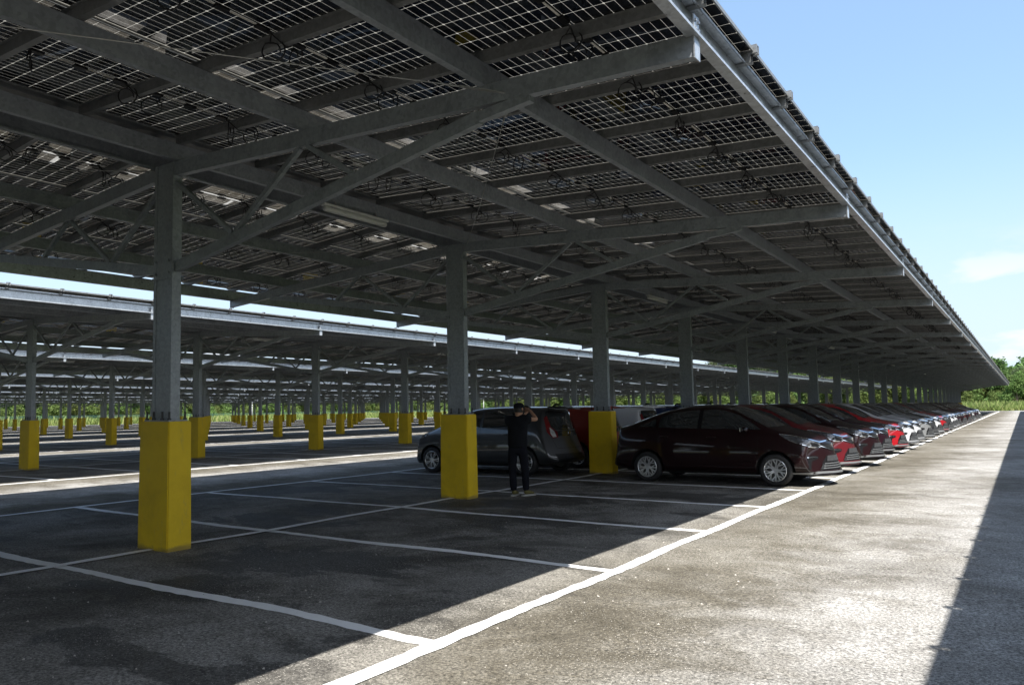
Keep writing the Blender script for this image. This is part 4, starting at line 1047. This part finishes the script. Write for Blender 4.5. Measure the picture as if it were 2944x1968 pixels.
m.add(br, [(2*i, 2*i+1, 2*i+3, 2*i+2) for i in range(n_)]); m.add([(x, y, z-.006) for x, y, z in br], [(2*i, 2*i+2, 2*i+3, 2*i+1) for i in range(n_)])
m.build('cap', M['shirt'], hd, smooth=True)
# T-shirt hanging loose over the hips
sv = [(0, 0, .80), (0, .004, .92), (.0, .006, 1.04), (.005, .006, 1.20), (.012, -.004, 1.32), (.165, 0, 1.325), (.255, .052, 1.325), (-.155, 0, 1.315), (-.13, .13, 1.24)]
se = [(0,1),(1,2),(2,3),(3,4),(4,5),(5,6),(4,7),(7,8)]
sr = [(.200,.150), (.190,.150), (.190,.150), (.200,.155), (.130,.115), .090, .078, .090, .078]
put('t_shirt', skin_mesh('t_shirt', sv, se, sr, M['shirt']), man)
tv = [(0, 0, .88), (.090, 0, .78), (.118, .035, .48), (.134, .004, .075), (-.090, 0, .78), (-.103, .008, .47), (-.078, -.026, .075), (0, 0, .95)]
te = [(0,1),(1,2),(2,3),(0,4),(4,5),(5,6),(0,7)]
put('trousers', skin_mesh('trousers', tv, te, [(.130,.110), .098, .078, .062, .098, .078, .062, (.135,.105)], M['denim']), man)
for (a, yaw) in ((J['ar'], -38), (J['al'], -10)):
    sh_ = empty('shoe', (a[0], a[1], 0), (0, 0, radians(yaw))); sh_.parent = man
    put('upper', skin_mesh('upper', [(0, -.04, .075), (0, .02, .070), (0, .10, .052), (0, .175, .040)], [(0,1),(1,2),(2,3)], [(.042,.045), (.042,.045), (.043,.030), (.034,.022)], M['shoe']), sh_)
    m = MB(); out_ = [(.030,-.085),(.038,-.02),(.040,.06),(.046,.13),(.036,.20),(.0,.225),(-.036,.20),(-.046,.13),(-.038,.06),(-.036,-.02),(-.030,-.085),(0,-.098)]
    n = len(out_); m.add([(x, y, .002) for x, y in out_]+[(x, y, .030) for x, y in out_], [tuple(range(n))[::-1], tuple(range(n, 2*n))]+[(i, (i+1) % n, n+(i+1) % n, n+i) for i in range(n)]); m.build('sole', M['sole'], sh_)
Rz = Matrix.Rotation(radians(22), 4, 'Z')
cl = Rz @ Vector((.10, .345, 1.50))
cm = empty('camera_body', (mx_+cl.x, my_+cl.y, G(mx_, my_)+cl.z), (radians(-4), 0, radians(22-28))); tag(cm, 'black camera held up to the eye by the man in the cap', 'camera')
m = MB(); m.box(-.065, .065, -.025, .030, -.042, .038); m.box(-.028, .028, -.03, .030, .0381, .062); m.build('housing', M['black'], cm, bevel=.006)
m = MB(); m.lathe([(0, .030), (.034, .0305), (.034, .085), (.038, .10), (.030, .104), (0, .098)], 20, 'y'); m.build('lens', M['black'], cm, smooth=True)
m = MB(); m.tube([(-.065, 0, .03), (-.10, -.05, -.05), (-.12, -.12, -.10)], .006, 5); m.build('strap', M['black'], cm)

# ------------------------------------------------------------------ beyond the tarmac
def grass_patch(name, spots, n, hmin, hmax, seed, m):
    rr = random.Random(seed); mb = MB()
    for _ in range(n):
        x0, x1, y0, y1 = spots[rr.randrange(len(spots))]
        x = rr.uniform(x0, x1); y = rr.uniform(y0, y1); z = G(x, y)-.05; h = rr.uniform(hmin, hmax)*(.6+.8*rr.random()); w = rr.uniform(.12, .4)
        for q in range(3):
            a = rr.uniform(0, pi); dx, dy = cos(a)*w, sin(a)*w; lx, ly = rr.uniform(-.5, .5)*h, rr.uniform(-.5, .5)*h
            ox, oy = rr.uniform(-.3, .3), rr.uniform(-.3, .3)
            mb.add([(x+ox-dx*.3, y+oy-dy*.3, z), (x+ox+dx*.3, y+oy+dy*.3, z), (x+ox+lx+dx*.2, y+oy+ly+dy*.2, z+h*.8), (x+ox+lx*1.2-dx*.1, y+oy+ly*1.2, z+h)], [(0,1,2,3)])
    return tag(mb.build(name, m), kind='stuff')
tag(grass_patch('long_grass', [(-172, -152.5, 40, 200), (-160, 30, 150.5, 178), (-162, -152.5, 40, 190), (-150, 30, 150.5, 160), (-40, 30, 150.5, 185)], 34000, .5, 1.5, 5, M['grass']), 'long pale green grass growing between the tarmac edge and the trees')
def crown(seed, R, H, z0, n, leaf, lobes=9):
    rr = random.Random(seed); L = []
    for i in range(lobes):
        t = i/(lobes-1); a = rr.uniform(0, 2*pi); d = R*rr.uniform(.15, .75)*(1-.5*t)
        L.append((Vector((d*cos(a), d*sin(a), z0+H*(.15+.75*t)*rr.uniform(.85, 1.1))), R*rr.uniform(.28, .55)*(1-.3*t)))
    mb = MB()
    for _ in range(n):
        c, r = L[rr.randrange(lobes)]
        v = Vector((rr.gauss(0,1), rr.gauss(0,1), rr.gauss(0,1))).normalized()*r*rr.uniform(.55, 1.08); v.z *= .75
        p = c+v; q = Vector((rr.gauss(0,1), rr.gauss(0,1), rr.gauss(0,1)+.7)).normalized(); x = q.orthogonal().normalized(); y = q.cross(x); s = leaf*rr.uniform(.6, 1.4)
        for k in range(2):
            o = Vector((rr.gauss(0,1), rr.gauss(0,1), rr.gauss(0,1)))*s*.7
            mb.add([p+o-x*s*.5, p+o+y*s*.28, p+o+x*s*.5, p+o-y*s*.28], [(0,1,2,3)])
    return mb, L
def tree_proto(name, seed, R, H, th, n, leaf, lm, lobes=9):
    t = empty(name); mb, L = crown(seed, R, H-th*.8, th*.8, n, leaf, lobes); mb.build('crown', lm, t)
    m = MB(); m.tube([(0, 0, -.2), (.05, .03, th*.5), (.1, -.04, th), (0, .1, th+(H-th)*.5)], [.22+H*.012, .17+H*.008, .13, .06], 8)
    for c, r in L[:6]: m.tube([(.08, 0, th*.8), (c*.5+Vector((0, 0, th*.35))), c], [.09, .06, .03], 5)
    m.build('trunk', M['bark'], t, smooth=True); return t
protos = [tree_proto('broadleaf_tree', 1, 4.2, 10.5, 3.0, 5200, .42, M['leafA'], 11), tree_proto('broadleaf_tree', 2, 3.6, 9.0, 2.4, 4600, .40, M['leafB'], 9),
          tree_proto('broadleaf_tree', 3, 5.0, 12.0, 4.0, 6000, .45, M['leafA'], 13), tree_proto('acacia_tree', 4, 4.8, 11.0, 5.5, 2600, .36, M['leafC'], 8),
          tree_proto('leafy_bush', 5, 2.6, 4.4, .6, 3400, .34, M['leafB'], 8)]
km = kidmap(); TS = [snapshot(p, km) for p in protos]; used = [False]*5
KINDW = ['deep green broad tree', 'yellow green round tree', 'tall dark green tree', 'tall thin-crowned acacia-like tree', 'low leafy bush']
rr = random.Random(77); tspots = []
for i in range(34): tspots.append((-176+rr.uniform(-4, 4), 46+i*4.9, 0))
for i in range(16): tspots.append((-188+rr.uniform(-3, 3), 50+i*10.5, 3))
for i in range(44): tspots.append((-165+i*4.7, 186+rr.uniform(-4, 4)+abs(i-38)*.12, 1))
for i in range(26): tspots.append((-120+i*6.2, 203+rr.uniform(-5, 5), 4))
for i in range(46): tspots.append((-168.5+rr.uniform(-1, 1), 44+i*3.2, 5))
tspots += [(x+rr.uniform(-1, 1), 184+rr.uniform(-3, 6), 6) for x in range(-40, 26, 4)]
for i in range(40): tspots.append((-160+i*4.0, 180+rr.uniform(-1.5, 1.5), 5))
tspots += [(x, 177+rr.uniform(-2, 2), 5) for x in (-30, -24, -19, -14, -9.5, -5, -1, 3.5, 8, 13, 18)]
tspots += [(x, -60+rr.uniform(-3, 3), 0) for x in range(-110, 30, 6)]
order_ = {}
for x, y, kind in tspots:
    p = rr.choice([0, 0, 1, 2, 4]) if kind < 3 else (rr.choice([2, 0, 3]) if kind < 5 else 4)
    if kind == 3: p = rr.choice([0, 2])
    if kind == 5: p = rr.choice([4, 1, 4])
    if kind == 6: p = rr.choice([0, 2, 1, 3])
    if used[p]: o = copy_tree(TS[p])
    else: o = protos[p]; used[p] = True
    s = rr.uniform(.8, 1.15)*(1.15 if kind in (3, 4) else (.80 if kind in (5, 6) else 1.0))
    o.location = (x, y, G(x, y)-.1); o.rotation_euler = (0, 0, rr.uniform(0, 6.28)); o.scale = (s, s, s*rr.uniform(.85, 1.1))
    q = px((x, y, G(x, y)+3)); order_[o.name] = (q[0] if q else -999, p, o, kind)
seq = sorted(order_.values(), key=lambda t: t[0]); cnt = {}
for u, p, o, kind in seq:
    if -10 < u < 1034:
        c = cnt.get(p, 0); cnt[p] = c+1
        n = ORD[c] if c < len(ORD) else 'number %d' % (c+1)
        tag(o, '%s beyond the car park, %s of its sort from the left' % (KINDW[p], n), 'bush' if p == 4 else 'tree', 'trees and bushes beyond the car park')
    else: tag(o, '%s standing beyond the edge of the picture' % KINDW[p], 'bush' if p == 4 else 'tree', 'trees beyond the edge of the picture')
for p in range(5):
    if not used[p]:
        for c in list(protos[p].children): bpy.data.objects.remove(c)
        bpy.data.objects.remove(protos[p])
# wooded rise behind
hb = MB(); nx_, ny_ = 60, 10
for j in range(ny_+1):
    for i in range(nx_+1):
        x = -260+340*i/nx_; y = 222+90*j/ny_; h = 15*math.exp(-((x+55)/95)**2)*(j/ny_)**.7+(2*sin(x*.09)+1.5*sin(x*.23+1))*(j/ny_)
        hb.v.append((x, y, G(x, 222)-.5+h))
for j in range(ny_):
    for i in range(nx_): a = j*(nx_+1)+i; hb.f.append((a, a+1, a+nx_+2, a+nx_+1)); hb.mi.append(0)
tag(hb.build('hill', M['ground'], smooth=True), kind='structure')
fo = MB(); rr = random.Random(9)
for _ in range(900):
    i = rr.randrange(nx_); j = rr.randrange(ny_); a = Vector(hb.v[j*(nx_+1)+i])+Vector((rr.uniform(0, 5.6), rr.uniform(0, 9), rr.uniform(-.5, 1.5))); R = rr.uniform(2.0, 4.2)
    for q in range(46):
        v = Vector((rr.gauss(0,1), rr.gauss(0,1), abs(rr.gauss(0,1))*.9)).normalized()*R*rr.uniform(.75, 1.1); p = a+v+Vector((0, 0, R*.5)); qn = Vector((rr.gauss(0,1), rr.gauss(0,1), rr.gauss(0,1)+.5)).normalized(); x = qn.orthogonal().normalized()*rr.uniform(.5, 1.1); y = qn.cross(x)*.6
        fo.add([p-x, p+y, p+x, p-y], [(0,1,2,3)])
for _ in range(700):
    a = Vector((rr.uniform(-222, -190), rr.uniform(20, 320), 0)); a.z = G(a.x, a.y)+rr.uniform(0, 5.5)
    R = rr.uniform(2.0, 4.0)
    for q in range(46):
        v = Vector((rr.gauss(0,1), rr.gauss(0,1), rr.gauss(0,1)*.9)).normalized()*R*rr.uniform(.75, 1.1); p = a+v; qn = Vector((rr.gauss(0,1), rr.gauss(0,1), rr.gauss(0,1)+.5)).normalized(); x = qn.orthogonal().normalized()*rr.uniform(.5, 1.1); y = qn.cross(x)*.6
        fo.add([p-x, p+y, p+x, p-y], [(0,1,2,3)])
tag(fo.build('forest', M['leafA']), 'distant wooded hillside seen over the canopy roofs', kind='stuff')
# chain-link fence along the far left edge and far end
def fence_run(a, b, lab, step=3.0):
    a = Vector(a); b = Vector(b); L = (b-a).length; n = int(L/step); t = empty('mesh_fence', (a.x, a.y, G(a.x, a.y))); d = (b-a)/L
    wm = MB(); pm_ = MB()
    for i in range(n+1):
        p = a+d*step*i; z = G(p.x, p.y)-G(a.x, a.y); q = p-a
        pm_.box(q.x-.03, q.x+.03, q.y-.03, q.y+.03, z-.1, z+1.9)
    for k in range(19):
        z = .1+k*.1; wm.bar((0, 0, z), ((b-a).x, (b-a).y, z+G(b.x, b.y)-G(a.x, a.y)), .012, .02)
    i = 0
    while i*.25 < L:
        q = d*(i*.25); z = G(a.x+q.x, a.y+q.y)-G(a.x, a.y); wm.bar((q.x, q.y, z+.1), (q.x, q.y, z+1.9), .015, .015, (0, 1, 0)); i += 1
    wm.build('wire_mesh', M['fence'], t); tag(pm_.build('fence_post', M['fence'], t), kind='stuff'); tag(t, lab, 'fence', 'green mesh fences round the car park')
fence_run((-163, 50), (-163, 170), 'green mesh fence before the trees on the far left side'); fence_run((-163, 170), (-45, 170), 'green mesh fence before the trees at the far end')
def light_pole(x, y, lab):
    t = empty('light_pole', (x, y, G(x, y)))
    m = MB(); m.tube([(0, 0, 0), (0, 0, 3.5), (0, 0, 7.5)], [.11, .09, .06], 10); m.build('pole', M['fitting'], t, smooth=True)
    m = MB(); m.bar((0, 0, 7.4), (.9, -.3, 7.7), .05, .05); m.bar((.9, -.3, 7.7), (1.5, -.5, 7.75), .22, .08); m.build('lamp_head', M['fitting'], t)
    tag(t, lab, 'lamp post', 'white lamp posts at the car park edge')
light_pole(-150.5, 112, 'left white lamp post seen small under the canopies by the grass'); light_pole(-110, 149, 'right white lamp post seen small under the canopies by the grass')
# loose gravel on the tarmac near the camera
gm = MB(); rr = random.Random(3)
for _ in range(900):
    x = rr.uniform(-7.5, .8); y = rr.uniform(1.5, 12)*rr.uniform(.4, 1); s = rr.choice([.003, .003, .004, .005, .008])*rr.uniform(.7, 1.3); z = G(x, y)
    pts = [Vector((rr.gauss(0,1), rr.gauss(0,1), rr.gauss(0,.6))).normalized()*s for _ in range(4)]
    gm.add([(x+s*1.3, y, z), (x-s*.6, y+s, z), (x-s*.7, y-s*.9, z), (x+rr.uniform(-.3, .3)*s, y+rr.uniform(-.3, .3)*s, z+s*1.1)], [(0,2,1),(0,1,3),(1,2,3),(2,0,3)])
tag(gm.build('gravel', M['stone']), 'scattered small pale stones lying on the tarmac', kind='stuff')
